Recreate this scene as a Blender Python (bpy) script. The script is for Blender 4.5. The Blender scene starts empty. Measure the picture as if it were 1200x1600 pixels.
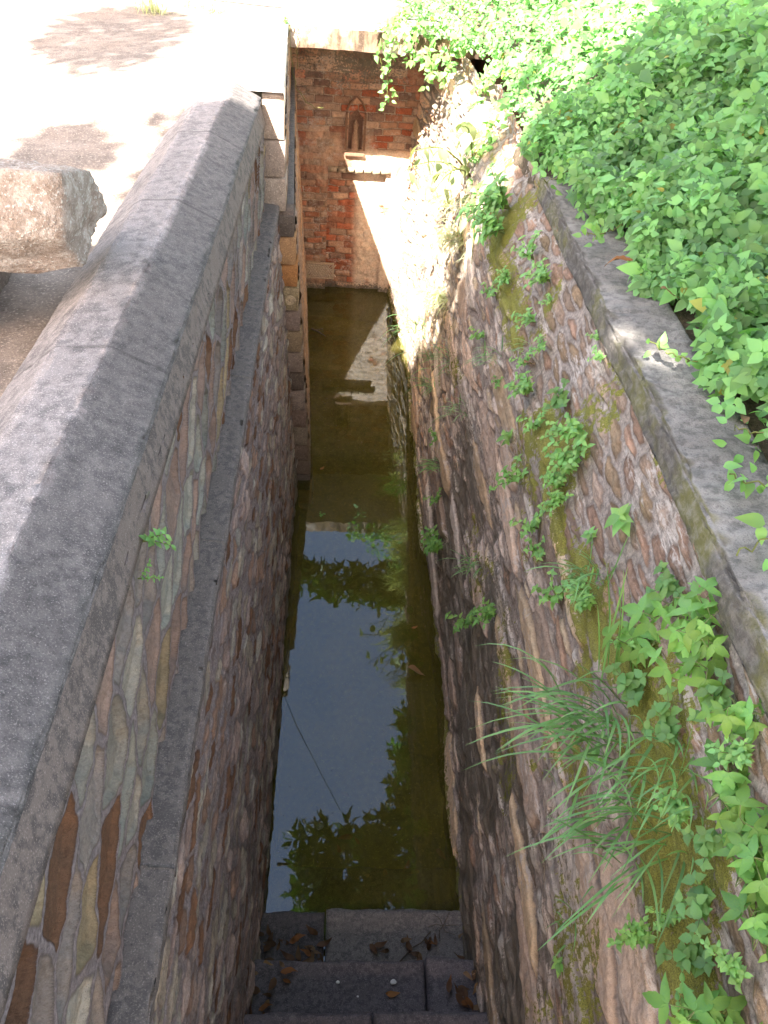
import bpy, math, random
import numpy as np
from mathutils import Vector, Matrix
R = math.radians
rng = np.random.default_rng(7)
random.seed(7)
sc = bpy.context.scene
col = sc.collection
H = 4.0                                  # eye height above the water, metres; z = H - d

# ------------------------------------------------------------------ camera
cam = bpy.data.cameras.new('camera'); camo = bpy.data.objects.new('camera', cam); col.objects.link(camo)
cam.sensor_fit = 'VERTICAL'; cam.sensor_height = 32.0; cam.sensor_width = 24.0
cam.lens = 26.902
cam.clip_start = 0.02; cam.clip_end = 500
camo.location = (0, 0, H); camo.rotation_euler = (R(47.5405), R(-4.0191), R(-1.3837))
sc.camera = camo
sc.render.resolution_x = 768; sc.render.resolution_y = 1024

# ------------------------------------------------------------------ light
LX, LY = 0.353, 0.80                     # sideways travel of sunlight per metre of fall
elev = math.atan(1 / math.hypot(LX, LY))
w = bpy.data.worlds.new("World"); sc.world = w; w.use_nodes = True
nt = w.node_tree; nt.nodes.clear()
sky = nt.nodes.new('ShaderNodeTexSky'); sky.sky_type = 'NISHITA'; sky.sun_disc = False
sky.sun_elevation = elev; sky.sun_rotation = math.atan2(-LX, -LY)
sky.air_density = 1.0; sky.dust_density = 1.6; sky.ozone_density = 1.0
bg = nt.nodes.new('ShaderNodeBackground'); bg.inputs[1].default_value = 0.15
wo = nt.nodes.new('ShaderNodeOutputWorld')
mulc = nt.nodes.new('ShaderNodeMix'); mulc.data_type = 'RGBA'; mulc.blend_type = 'MULTIPLY'; mulc.inputs[0].default_value = 1
mulc.inputs[7].default_value = (1.26, 1.0, .78, 1)       # hazy air: less blue than the clear model sky
nt.links.new(sky.outputs[0], mulc.inputs[6]); nt.links.new(mulc.outputs[2], bg.inputs[0]); nt.links.new(bg.outputs[0], wo.inputs[0])
sun = bpy.data.lights.new('sun', 'SUN'); sun.energy = 4.6; sun.angle = R(0.5); sun.color = (1.0, 0.94, 0.85)
suno = bpy.data.objects.new('sun', sun); col.objects.link(suno)
suno.rotation_euler = Vector((LX, LY, -1)).to_track_quat('-Z', 'Y').to_euler()
vs = sc.view_settings
vs.view_transform = 'Standard'; vs.look = 'None'; vs.exposure = 3.05; vs.gamma = 1; vs.use_curve_mapping = False
sc.cycles.transparent_max_bounces = 24

# ------------------------------------------------------------------ object helpers
def tag(o, label=None, cat=None, group=None, kind=None):
    if label: o['label'] = label
    if cat: o['category'] = cat
    if group: o['group'] = group
    if kind: o['kind'] = kind
    return o
def empty(name, loc=(0, 0, 0), rz=0.0):
    o = bpy.data.objects.new(name, None); col.objects.link(o); o.location = loc; o.rotation_euler = (0, 0, rz)
    o.empty_display_size = 0.05
    return o
WORLD = {}
def wempty(name, loc):
    """an Empty at a structure's base whose parts are written in world coordinates"""
    o = empty(name, loc); WORLD[o.name] = Matrix.Translation(-Vector(loc)); return o
def link(name, me, parent=None):
    o = bpy.data.objects.new(name, me); col.objects.link(o)
    if parent is not None:
        o.parent = parent
        if parent.name in WORLD: o.matrix_parent_inverse = WORLD[parent.name]
    return o
def npmesh(name, V, F, mats, attrs=None, colors=None, smooth=True, midx=None):
    """V (n,3); F list of (m,k) int arrays"""
    V = np.asarray(V, dtype=np.float32)
    if not isinstance(F, list): F = [F]
    F = [np.asarray(f, dtype=np.int32) for f in F if len(f)]
    me = bpy.data.meshes.new(name)
    me.vertices.add(len(V)); me.vertices.foreach_set('co', V.ravel())
    loops = np.concatenate([f.ravel() for f in F]); me.loops.add(len(loops)); me.loops.foreach_set('vertex_index', loops)
    tot = np.concatenate([np.full(len(f), f.shape[1], np.int32) for f in F])
    st = np.concatenate([[0], np.cumsum(tot)[:-1]]).astype(np.int32)
    me.polygons.add(len(tot)); me.polygons.foreach_set('loop_start', st); me.polygons.foreach_set('loop_total', tot)
    if midx is not None: me.polygons.foreach_set('material_index', np.asarray(midx, dtype=np.int32))
    me.update(calc_edges=True)
    me.polygons.foreach_set('use_smooth', np.full(len(tot), smooth))
    for m in (mats if isinstance(mats, (list, tuple)) else [mats]): me.materials.append(m)
    for k, a in (attrs or {}).items():
        at = me.attributes.new(k, 'FLOAT', 'POINT'); at.data.foreach_set('value', np.asarray(a, dtype=np.float32).ravel())
    for k, a in (colors or {}).items():
        at = me.attributes.new(k, 'FLOAT_COLOR', 'POINT')
        a = np.asarray(a, dtype=np.float32)
        if a.shape[1] == 3: a = np.concatenate([a, np.ones((len(a), 1), np.float32)], 1)
        at.data.foreach_set('color', a.ravel())
    me.validate()
    return me
def grid_faces(nu, nv):
    i = np.arange(nu - 1)[:, None] * nv + np.arange(nv - 1)[None, :]
    i = i.ravel()
    return np.stack([i, i + nv, i + nv + 1, i + 1], 1)
class MB:
    """collects shapes into one mesh"""
    def __init__(s): s.v = []; s.f = {}; s.n = 0; s.t = []
    def add(s, V, F, tone=None):
        V = np.asarray(V, float); s.v.append(V)
        for f in (F if isinstance(F, list) and len(np.shape(F[0])) == 2 else [np.array(F)]):
            f = np.asarray(f, int) + s.n; s.f.setdefault(f.shape[1], []).append(f)
        s.n += len(V); s.t.append(np.tile(np.asarray(tone if tone is not None else (1, 1, 1), float), (len(V), 1)))
    def box(s, c, d, M=None, tone=None):
        c = np.asarray(c, float); d = np.asarray(d, float) / 2
        V = np.array([[x, y, z] for x in (-1, 1) for y in (-1, 1) for z in (-1, 1)], float) * d
        if M is not None: V = V @ np.asarray(M).T
        s.add(V + c, np.array([[0, 1, 3, 2], [4, 6, 7, 5], [0, 4, 5, 1], [2, 3, 7, 6], [0, 2, 6, 4], [1, 5, 7, 3]]), tone)
    def tube(s, P, r, k=6, tone=None):
        P = np.asarray(P, float); n = len(P); r = np.broadcast_to(np.asarray(r, float), (n,))
        T = np.gradient(P, axis=0); T /= np.linalg.norm(T, axis=1)[:, None] + 1e-9
        a = np.cross(T, [0.13, 0.21, 0.97]); bad = np.linalg.norm(a, axis=1) < .05; a[bad] = np.cross(T[bad], [1, 0, 0])
        a /= np.linalg.norm(a, axis=1)[:, None]; b = np.cross(T, a)
        th = np.arange(k) * 2 * math.pi / k
        V = P[:, None, :] + r[:, None, None] * (np.cos(th)[None, :, None] * a[:, None, :] + np.sin(th)[None, :, None] * b[:, None, :])
        F = []
        for i in range(n - 1):
            for j in range(k): F.append([i * k + j, i * k + (j + 1) % k, (i + 1) * k + (j + 1) % k, (i + 1) * k + j])
        s.add(V.reshape(-1, 3), F, tone)
    def mesh(s, name, mats, smooth=True):
        return npmesh(name, np.concatenate(s.v), [np.concatenate(x) for x in s.f.values()], mats, colors={'tone': np.concatenate(s.t)}, smooth=smooth)
    def build(s, name, mats, parent=None, smooth=True): return link(name, s.mesh(name, mats, smooth), parent)

# ------------------------------------------------------------------ numpy noise
def h2(ix, iy, seed):
    n = (ix.astype(np.int64) * 374761393 + iy.astype(np.int64) * 668265263 + seed * 974634777) & 0xffffffff
    n = ((n ^ (n >> 13)) * 1274126177) & 0xffffffff
    n = ((n ^ (n >> 16)) * 2246822519) & 0xffffffff
    return ((n ^ (n >> 15)) & 0xffffff) / float(0xffffff)
def vn(x, y, seed=0):
    ix = np.floor(x); iy = np.floor(y); fx = x - ix; fy = y - iy
    fx = fx * fx * (3 - 2 * fx); fy = fy * fy * (3 - 2 * fy)
    a = h2(ix, iy, seed); b = h2(ix + 1, iy, seed); c = h2(ix, iy + 1, seed); d = h2(ix + 1, iy + 1, seed)
    return (a * (1 - fx) + b * fx) * (1 - fy) + (c * (1 - fx) + d * fx) * fy
def fbm(x, y, seed=0, o=4):
    s = 0; a = .5; t = 0
    for k in range(o): s = s + a * vn(x * 2 ** k, y * 2 ** k, seed + k * 17); t += a; a *= .5
    return s / t
def sstep(a, b, x):
    t = np.clip((x - a) / (b - a), 0, 1); return t * t * (3 - 2 * t)
def lerp(a, b, t): return a + (b - a) * t
def voronoi(u, v, cw, ch, jit, seed, stag=.5):
    """cell id hash values + distance to the cell edge in metres"""
    x = u / cw; y = v / ch
    iy0 = np.floor(y)
    best = np.full(u.shape, 9e9); sec = np.full(u.shape, 9e9); idx = np.zeros(u.shape); idy = np.zeros(u.shape)
    bx = np.zeros(u.shape); by = np.zeros(u.shape)
    for dy in (-1, 0, 1):
        iy = iy0 + dy; off = np.where(iy % 2 == 0, 0.0, stag); ix0 = np.floor(x - off)
        for dx in (-1, 0, 1):
            ix = ix0 + dx
            px = ix + off + .5 + jit * (h2(ix, iy, seed) - .5); py = iy + .5 + jit * (h2(ix, iy, seed + 5) - .5)
            ddx = px - x; ddy = py - y; d = np.sqrt(ddx * ddx + ddy * ddy)
            c = d < best
            sec = np.where(c, best, np.minimum(sec, d))
            bx = np.where(c, ddx, bx); by = np.where(c, ddy, by)
            idx = np.where(c, ix, idx); idy = np.where(c, iy, idy); best = np.where(c, d, best)
    return idx, idy, (sec - best) * .5 * min(cw, ch), bx, by
def bricks(u, v, bw, bh, seed):
    iy = np.floor(v / bh); off = np.where(iy % 2 == 0, 0., .5) + .3 * (h2(iy, iy * 0, seed) - .5)
    x = u / bw - off; ix = np.floor(x)
    ex = np.minimum(x - ix, 1 - (x - ix)) * bw; ey = np.minimum(v / bh - iy, 1 - (v / bh - iy)) * bh
    return ix, iy, np.minimum(ex, ey), (x - ix - .5), (v / bh - iy - .5)

# ------------------------------------------------------------------ materials
class NT:
    def __init__(s, name):
        s.m = bpy.data.materials.new(name); s.m.use_nodes = True; s.t = s.m.node_tree; s.t.nodes.clear()
        s.out = s.n('ShaderNodeOutputMaterial')
    def n(s, t, **k):
        x = s.t.nodes.new(t)
        for a, b in k.items(): setattr(x, a, b)
        return x
    def l(s, a, b): s.t.links.new(a, b)
    def inp(s, node, key, val):
        i = node.inputs[key]
        if isinstance(val, (int, float)): i.default_value = val
        elif isinstance(val, tuple): i.default_value = val if len(val) == 4 or i.type == 'VECTOR' else (*val, 1)
        else: s.l(val, i)
    def noise(s, scale, detail=4, rough=.6, vec=None, dist=0.0):
        x = s.n('ShaderNodeTexNoise'); s.inp(x, 'Scale', scale); s.inp(x, 'Detail', detail); s.inp(x, 'Roughness', rough); s.inp(x, 'Distortion', dist)
        s.l(vec if vec is not None else s.obj(), x.inputs['Vector']); return x.outputs['Fac']
    def obj(s, sc_=None):
        if not hasattr(s, '_o'): s._o = s.n('ShaderNodeTexCoord').outputs['Object']
        if sc_ is None: return s._o
        m = s.n('ShaderNodeMapping'); m.inputs['Scale'].default_value = sc_; s.l(s._o, m.inputs['Vector']); return m.outputs[0]
    def geo(s): return s.n('ShaderNodeNewGeometry')
    def attr(s, name, c=False):
        a = s.n('ShaderNodeAttribute', attribute_name=name); return a.outputs['Color'] if c else a.outputs['Fac']
    def math(s, op, a, b=0.0, clamp=False):
        x = s.n('ShaderNodeMath', operation=op, use_clamp=clamp); s.inp(x, 0, a); s.inp(x, 1, b); return x.outputs[0]
    def rng(s, v, a, b, c=0.0, d=1.0):
        x = s.n('ShaderNodeMapRange', interpolation_type='SMOOTHSTEP'); s.inp(x, 'Value', v); s.inp(x, 'From Min', a); s.inp(x, 'From Max', b); s.inp(x, 'To Min', c); s.inp(x, 'To Max', d); return x.outputs[0]
    def mix(s, f, a, b, mode='MIX'):
        x = s.n('ShaderNodeMix', data_type='RGBA', blend_type=mode); s.inp(x, 0, f); s.inp(x, 6, a); s.inp(x, 7, b); return x.outputs[2]
    def bump(s, h, strength=.5, dist=.01, nrm=None):
        x = s.n('ShaderNodeBump'); s.inp(x, 'Height', h); x.inputs['Strength'].default_value = strength; x.inputs['Distance'].default_value = dist
        if nrm is not None: s.l(nrm, x.inputs['Normal'])
        return x.outputs[0]
    def pbr(s, c, rough=.9, nrm=None, spec=.3):
        x = s.n('ShaderNodeBsdfPrincipled'); s.inp(x, 'Base Color', c); s.inp(x, 'Roughness', rough); s.inp(x, 'Specular IOR Level', spec)
        if nrm is not None: s.l(nrm, x.inputs['Normal'])
        return x.outputs[0]
    def done(s, sh): s.l(sh, s.out.inputs['Surface']); return s.m

def mat_wall(name, mortar, joint=.012, moss=(.17, .175, .03), damp=(.075, .066, .05), varia=.55, fine=90, streak=.0, lime=.0, rag=.016):
    t = NT(name)
    n1 = t.noise(fine, 5, .65); n2 = t.noise(14, 4, .6); n3 = t.noise(300, 3, .7); ns = t.noise(55, 5, .7, t.obj((1, .22, 1.5)))
    e = t.math('ADD', t.attr('edge'), t.math('MULTIPLY', t.math('SUBTRACT', n1, .5), rag))
    m = t.rng(e, joint * .6, joint * .95)
    tone = t.attr('tone', True)
    st = t.mix(t.rng(n2, .3, .75), tone, t.mix(1.0, tone, (1.35, 1.25, 1.15, 1), 'MULTIPLY'))
    st = t.mix(t.rng(n1, .40, .70, 0, varia), st, t.mix(1.0, st, (.50, .47, .45, 1), 'MULTIPLY'))
    if streak: st = t.mix(t.math('MULTIPLY', t.rng(ns, .46, .58, 0, streak), t.rng(t.attr('damp'), -.5, -.1)), st, t.mix(1.0, st, (.38, .34, .32, 1), 'MULTIPLY'))
    mo = t.mix(t.rng(n1, .3, .7), tuple(c * .6 for c in mortar), tuple(min(1, c * 1.3) for c in mortar))
    c = t.mix(m, mo, st)
    ln = t.math('SUBTRACT', 1.0, t.math('MULTIPLY', t.math('ABSOLUTE', t.math('SUBTRACT', e, joint * .85)), 1 / .0035), True)
    c = t.mix(t.math('MULTIPLY', ln, .6), c, t.mix(1.0, c, (.32, .28, .27, 1), 'MULTIPLY'))
    if lime: c = t.mix(t.math('MULTIPLY', t.rng(t.noise(7, 5, .7, t.obj((1, .6, 1.4))), .52, .62), t.rng(ns, .45, .55, 0, lime)), c, (.46, .41, .37, 1))
    c = t.mix(t.rng(n3, .58, .70, 0, .45), c, t.mix(1.0, c, (1.7, 1.65, 1.6, 1), 'MULTIPLY'))
    c = t.mix(t.rng(n3, .42, .32, 0, .45), c, t.mix(1.0, c, (.45, .42, .4, 1), 'MULTIPLY'))
    dm = t.math('ADD', t.attr('damp'), t.math('MULTIPLY', t.math('SUBTRACT', n1, .5), 1.1)); dm = t.math('ADD', dm, t.math('MULTIPLY', t.math('SUBTRACT', ns, .5), 1.3))
    c = t.mix(t.rng(dm, .42, .60, 0, .80), c, t.mix(n2, damp, tuple(x * 1.9 for x in damp)))
    ms = t.math('ADD', t.attr('moss'), t.math('MULTIPLY', t.math('SUBTRACT', n2, .5), .9))
    ms = t.math('ADD', ms, t.math('MULTIPLY', t.math('SUBTRACT', n1, .5), 1.3)); ms = t.math('ADD', ms, t.math('MULTIPLY', t.math('SUBTRACT', t.noise(32, 4, .65), .5), 1.6))
    c = t.mix(t.rng(ms, .50, .66, 0, .92), c, t.mix(t.rng(n3, .3, .7), tuple(x * .5 for x in moss), tuple(x * 1.5 for x in moss)))
    hgt = t.math('ADD', t.math('ADD', t.math('MULTIPLY', n1, 1.0), t.math('MULTIPLY', n3, .5)), t.math('MULTIPLY', ns, 1.2 if streak else .2))
    return t.done(t.pbr(c, t.rng(t.attr('damp'), .2, .8, .92, .55), t.bump(hgt, .9, .007), .25))

def mat_stone(name, a, b, dark=(.05, .05, .055), da=.5, scale=6, speck=220, bumpd=.004, bs=.8, rough=.9, tone=False, soft=.10):
    """weathered stone: two greys, dark lichen patches and a fine speckle"""
    t = NT(name)
    n1 = t.noise(scale, 6, .65); n2 = t.noise(scale * 6, 5, .7); n3 = t.noise(speck, 3, .7)
    c = t.mix(t.rng(n1, .35, .65), a, b)
    c = t.mix(t.rng(t.math('ADD', n2, t.math('MULTIPLY', t.math('SUBTRACT', n1, .5), .8)), .52 - soft, .52 + soft, 0, da), c, dark)
    c = t.mix(t.rng(n3, .55, .68, 0, .6), c, tuple(min(.8, x * 2.0) for x in b))
    c = t.mix(t.rng(n3, .42, .30, 0, .55), c, tuple(x * .6 for x in dark))
    if tone: c = t.mix(1.0, c, t.attr('tone', True), 'MULTIPLY')
    h = t.math('ADD', t.math('MULTIPLY', n2, .8), t.math('MULTIPLY', n3, .5))
    return t.done(t.pbr(c, rough, t.bump(h, bs, bumpd), .3))

def mat_leaf(name, c, trans=.45, rough=.45, spec=.35, vary=.5):
    t = NT(name)
    tone = t.attr('tone', True)
    n = t.noise(30, 2, .5)
    base = t.mix(1.0, tone, (*c, 1), 'MULTIPLY')
    base = t.mix(t.rng(n, .3, .7, 0, vary), base, t.mix(1.0, base, (1.25, 1.15, .8, 1), 'MULTIPLY'))
    p = t.pbr(base, rough, None, spec)
    tr = t.n('ShaderNodeBsdfTranslucent'); t.l(t.mix(1.0, base, (1.15, 1.35, .5, 1), 'MULTIPLY'), tr.inputs['Color'])
    mx = t.n('ShaderNodeMixShader'); mx.inputs[0].default_value = trans; t.l(p, mx.inputs[1]); t.l(tr.outputs[0], mx.inputs[2])
    return t.done(mx.outputs[0])

M_left = mat_wall('rubble_left', (.215, .178, .172), .0095, rag=.007)
M_leftlow = mat_wall('rubble_left_low', (.26, .215, .205), .010, varia=.6, fine=110, streak=.32, rag=.010)
M_right = mat_wall('rubble_right', (.29, .25, .22), .0075, varia=.5, fine=80, streak=.5, lime=.95, rag=.008)
M_brick = mat_wall('old_brick', (.42, .30, .22), .006, fine=70, lime=.5)
M_coping = mat_stone('coping_plaster', (.225, .20, .19), (.31, .275, .26), (.055, .053, .055), .75, 5, 300, .006, 1.0, tone=True, soft=.22)
M_ledge = mat_stone('ledge_stone', (.135, .116, .104), (.18, .155, .14), (.055, .052, .052), .6, 7, 260, .003)
M_fascia = mat_stone('fascia_plaster', (.16, .125, .108), (.20, .16, .14), (.06, .052, .05), .75, 5, 300, .001, .3)
M_ground = mat_stone('dry_ground', (.24, .19, .15), (.35, .29, .24), (.10, .08, .065), .7, 1.6, 120, .010, soft=.16)
M_slab = mat_stone('lime_slab', (.5, .44, .38), (.6, .55, .5), (.22, .15, .10), .5, 4, 120, .004)
M_boulder = mat_stone('pink_granite', (.38, .29, .235), (.48, .42, .37), (.19, .125, .085), .6, 4, 110, .02, 1.0)
M_darkrock = mat_stone('brown_rock', (.16, .12, .09), (.2, .16, .12), (.06, .05, .04), .5, 6, 120, .01)
M_step = mat_stone('slate_step', (.10, .092, .092), (.15, .137, .135), (.03, .03, .035), .6, 8, 240, .003, rough=.75, tone=True)
M_block = mat_stone('sand_block', (.30, .24, .20), (.38, .31, .25), (.12, .09, .08), .4, 9, 160, .004, tone=True)
M_soil = mat_stone('brown_soil', (.10, .075, .05), (.15, .11, .07), (.03, .03, .02), .6, 10, 120, .012)
M_mud = mat_stone('pond_mud', (.20, .18, .035), (.26, .23, .05), (.09, .09, .018), .6, 5, 60, .004)
M_vine = mat_leaf('vine_leaf', (.145, .33, .13))
M_weed = mat_leaf('weed_leaf', (.17, .38, .15))
M_mint = mat_leaf('mint_leaf', (.12, .27, .11))
M_lobed = mat_leaf('lobed_leaf', (.15, .34, .11))
M_grass = mat_leaf('grass_blade', (.155, .34, .15), .35, .4)
M_straw = mat_leaf('straw_blade', (.40, .46, .34), .35, .5)
M_peepal = mat_leaf('peepal_leaf', (.22, .32, .19), .3, .35, .5)
M_canopy = mat_leaf('tree_leaf', (.05, .095, .022), .3)
M_bark = mat_stone('bark', (.10, .08, .06), (.15, .12, .09), (.04, .03, .02), .5, 12, 90, .02)
M_stem = mat_leaf('stem', (.13, .17, .06), .1)
M_dry = mat_leaf('dry_leaf', (.17, .112, .07), .2, .6, .2)
M_white = mat_stone('white_paint', (.6, .6, .58), (.7, .7, .68), (.3, .3, .28), .2, 20, 200, .001, .2)
M_wire = mat_stone('dark_wire', (.05, .05, .05), (.06, .06, .06), (.03, .03, .03), .2, 20, 200, .001, .2)

def mat_water():
    t = NT('murky_water')
    fr = t.n('ShaderNodeFresnel'); fr.inputs['IOR'].default_value = 1.60
    wv = t.noise(7, 2, .5); b = t.bump(wv, .02, .02); t.l(b, fr.inputs['Normal'])
    g = t.n('ShaderNodeBsdfGlossy'); g.inputs['Roughness'].default_value = .012; g.inputs['Color'].default_value = (.70, .84, 1, 1); t.l(b, g.inputs['Normal'])
    tr = t.n('ShaderNodeBsdfTransparent'); tr.inputs['Color'].default_value = (.62, .60, .28, 1)
    df = t.n('ShaderNodeBsdfDiffuse'); t.l(t.mix(t.rng(t.noise(2.5, 5, .6), .35, .65), (.100, .088, .022, 1), (.135, .116, .032, 1)), df.inputs['Color'])
    m1 = t.n('ShaderNodeMixShader'); t.l(t.rng(t.noise(3, 3, .5), .3, .7, .34, .50), m1.inputs[0]); t.l(tr.outputs[0], m1.inputs[1]); t.l(df.outputs[0], m1.inputs[2])
    m2 = t.n('ShaderNodeMixShader'); t.l(fr.outputs[0], m2.inputs[0]); t.l(m1.outputs[0], m2.inputs[1]); t.l(g.outputs[0], m2.inputs[2])
    return t.done(m2.outputs[0])
M_water = mat_water()

# ------------------------------------------------------------------ channel shape functions (x at y, depth d)
def pl(xs, ys): return lambda y: np.interp(y, xs, ys)
cop_d = lambda y: 1.09 + 0.075 * y                    # both copings fall gently away from the eye
copr_d = lambda y: 1.12 + .085 * y
r_foot = pl([-2, 0, 1.7, 3.0, 4.4, 6.0, 7.5, 9], [.68, .68, .68, .69, .635, .64, .50, .45])
r_top = pl([-2, 0, 1.3, 2.1, 3.7, 4.1, 5.0, 6.0, 7.5, 9], [.81, .81, .845, .875, .915, .92, .96, 1.0, .78, .7])
def right_x(y, d):
    """inner face of the right wall: battered rubble, a mossy ledge, then a thin upper wall"""
    f = r_foot(y); tp = r_top(y); td = copr_d(y) + .1
    led = 1.80 + .03 * np.sin(y * 3)
    lo = lerp(f, np.minimum(tp - .10, .745 + .06 * np.clip(y - 4, 0, 2) / 2 + .0 * y), np.clip((4.0 - d) / (4.0 - led), -.2, 1) ** 1.15 if np.isscalar(d) else np.sign(4.0 - d) * np.abs(np.clip((4.0 - d) / (4.0 - led), -.2, 1)) ** 1.15)
    up = lerp(np.minimum(tp - .05, .775 + .05 * np.clip(y - 4, 0, 2)), tp, np.clip((led - .06 - d) / (led - .06 - td), 0, 1))
    k = sstep(led + .02, led - .08, d)
    return lerp(lo, up, k)

def relief(name, Yr, Dr, res, xfun, side, cells, mat, parent, top=None, near=0):
    """height-field wall face on a (y,d) grid; side=+1 faces +x"""
    ny = int((Yr[1] - Yr[0]) / res[0]) + 1; nd = int((Dr[1] - Dr[0]) / res[1]) + 1
    if near:
        yy = [Yr[0]]
        while yy[-1] < Yr[1]: yy.append(yy[-1] + max(res[0], near * (1.6 + abs(yy[-1]))))
        ya = np.array(yy); ny = len(ya)
    else: ya = np.linspace(*Yr, ny)
    y, d = np.meshgrid(ya, np.linspace(*Dr, nd), indexing='ij')
    if top is not None: d = Dr[1] - (Dr[1] - d) * (Dr[1] - top(y)) / (Dr[1] - Dr[0])
    hgt, edge, tone, moss, damp = cells(y, d)
    x = xfun(y, d) + side * hgt
    V = np.stack([x, y, H - d], -1).reshape(-1, 3)
    F = grid_faces(ny, nd)
    if side < 0: F = F[:, ::-1]
    me = npmesh(name, V, F, mat, {'edge': edge, 'moss': moss, 'damp': damp}, {'tone': tone.reshape(-1, 3)})
    return link(name, me, parent)
def palette(r, cols, ws):
    cols = np.array(cols, float); c = np.cumsum(ws) / np.sum(ws)
    k = np.searchsorted(c, r.clip(0, .9999)); return cols[k]

# ------------------------------------------------------------------ LEFT WALL
wl = wempty('retaining_wall', (-.5, 0, 0)); tag(wl, 'long stone wall left of the water with bevelled grey coping and narrow ledge', 'wall')
LP = [(.38, .30, .26), (.26, .27, .23), (.20, .22, .20), (.30, .23, .12), (.17, .085, .045), (.25, .19, .17), (.15, .17, .16)]
def left_up(y, d):
    wu = y + .05 * (fbm(y * 7, d * 9, 3) - .5); wv = d + .05 * (fbm(y * 7, d * 9, 4) - .5) + .35 * 0
    ix, iy, e, bx, by = voronoi(wu + .50 * wv, wv, .175, .16, .72, 11)
    r = h2(ix, iy, 31); r2 = h2(ix, iy, 37)
    tone = palette(r, [(.255, .235, .195), (.215, .215, .185), (.25, .20, .125), (.13, .072, .042), (.225, .165, .135), (.20, .175, .155)], [2.5, 2.4, .6, 2.2, 2.8, 2.8])
    tone = tone * (.8 + .4 * r2)[..., None]
    st = sstep(.009, .018, e)
    n = fbm(y * 30, d * 30, 9)
    h = lerp(.017, 0, st) + st * (.016 * (r2 - .5) + .05 * (h2(ix, iy, 41) - .5) * by + .02 * (h2(ix, iy, 43) - .5) * bx) + .009 * (n - .5) + .012 * (fbm(y * 5, d * 6, 2) - .5)
    return h, e, tone, 0 * y, .30 * fbm(y * 3, d * 4, 77) * sstep(1.6, 2.0, d)
def left_low(y, d):
    wu = y + .05 * (fbm(y * 8, d * 12, 13) - .5); wv = d + .03 * (fbm(y * 8, d * 12, 14) - .5)
    ix, iy, e, bx, by = voronoi(wu + .25 * wv, wv, .17, .062, .9, 51)
    r = h2(ix, iy, 61); r2 = h2(ix, iy, 67)
    tone = palette(r, [(.30, .24, .215), (.27, .235, .19), (.24, .16, .12), (.145, .08, .048), (.31, .29, .25), (.23, .175, .155)], [4, 2, 2, 1.6, 2, 2])
    tone = tone * (.9 + .5 * r2)[..., None]
    st = sstep(.003, .014, e)
    h = st * (.002 + .011 * r2 + .035 * (h2(ix, iy, 71) - .5) * by) + .012 * (fbm(y * 40, d * 40, 19) - .5) + .02 * (fbm(y * 4, d * 5, 12) - .5)
    damp = sstep(3.75, 4.02, d + .12 * (fbm(y * 6, d * 3, 21) - .5)) * .95
    return h, e, tone, .35 * sstep(3.9, 4.05, d), damp
lx_up = lambda y, d: -.420 + 0 * y
lx_lo = lambda y, d: -.343 + .0585 * (d - 2.05) + 0 * y
relief('upper_masonry', (-.1, 4.69), (1.25, 2.02), (.004, .0035), lx_up, 1, left_up, M_left, wl, lambda y: cop_d(y) + .09, .0016)
relief('lower_masonry', (.2, 4.69), (2.03, 4.3), (.004, .0045), lx_lo, 1, left_low, M_leftlow, wl, None, .0016)
def strip(name, prof, y0, y1, dy, mat, parent, nz=.004, sub=3, dfun=None, seed=1, ends=True, tone=None, edgew=0.0):
    """sweep a cross-section [(x,d)] along y; d is added to dfun(y)"""
    P = []
    for i in range(len(prof) - 1):
        for k in range(sub): P.append(lerp(np.array(prof[i], float), np.array(prof[i + 1], float), k / sub))
    P.append(np.array(prof[-1], float)); P = np.array(P)
    ys = np.arange(y0, y1 + dy * .5, dy); ny = len(ys)
    y = np.repeat(ys[:, None], len(P), 1); x = np.repeat(P[None, :, 0], ny, 0); d = np.repeat(P[None, :, 1], ny, 0)
    s = np.arange(len(P))[None, :] * .02 + 0 * y
    dd = dfun(y) if dfun else 0
    n = fbm(y * 12, s * 60, seed) - .5; n2 = fbm(y * 45, s * 160, seed + 3) - .5; n3 = fbm(y * 1.7, s * 3, seed + 6) - .5
    x = x + nz * n * 2 + nz * n2 + nz * 3 * n3 * .7; d = d + dd + nz * n2 * 1.5 + nz * n
    V = np.stack([x, y, H - d], -1).reshape(-1, 3); F = [grid_faces(ny, len(P))[:, ::-1]]
    if ends:
        k = len(P); F.append(np.arange(k)[None, :]); F.append((np.arange(k) + (ny - 1) * k)[None, ::-1])
    tn = np.ones(x.shape) if tone is None else tone(x, y)
    me = npmesh(name, V, F, mat, colors={'tone': np.repeat(tn.reshape(-1, 1), 3, 1)})
    return link(name, me, parent)
def cop_tone(x, y):
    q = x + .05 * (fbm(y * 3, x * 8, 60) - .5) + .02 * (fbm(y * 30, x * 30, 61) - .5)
    k = sstep(-.558, -.543, q)                     # drip side darker, top paler: lichen crust plus facet shading put into the tone
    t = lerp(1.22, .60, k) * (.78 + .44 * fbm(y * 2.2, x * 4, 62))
    t = np.where((np.abs(x + .55) < .012) | (np.abs(x + .678) < .010), t * 1.22, t)  # ridge edges lightened in the tone as painted highlights
    j = np.min([np.abs(y + .02 * fbm(x * 9, x * 0 + a, 3) - a) for a in (.62, 1.84, 2.9, 3.75)], axis=0)
    return t * np.where(j < .007, .62, 1)
lcop = strip('coping', [(-.46, .16), (-.418, .03), (-.408, .008), (-.414, -.002), (-.543, -.066), (-.553, -.068), (-.672, -.058), (-.684, -.052), (-.80, .045), (-.83, .13), (-.84, .45)], -.6, 4.66, .008, M_coping, wl, .0025, 8, cop_d, 5, True, cop_tone)
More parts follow.
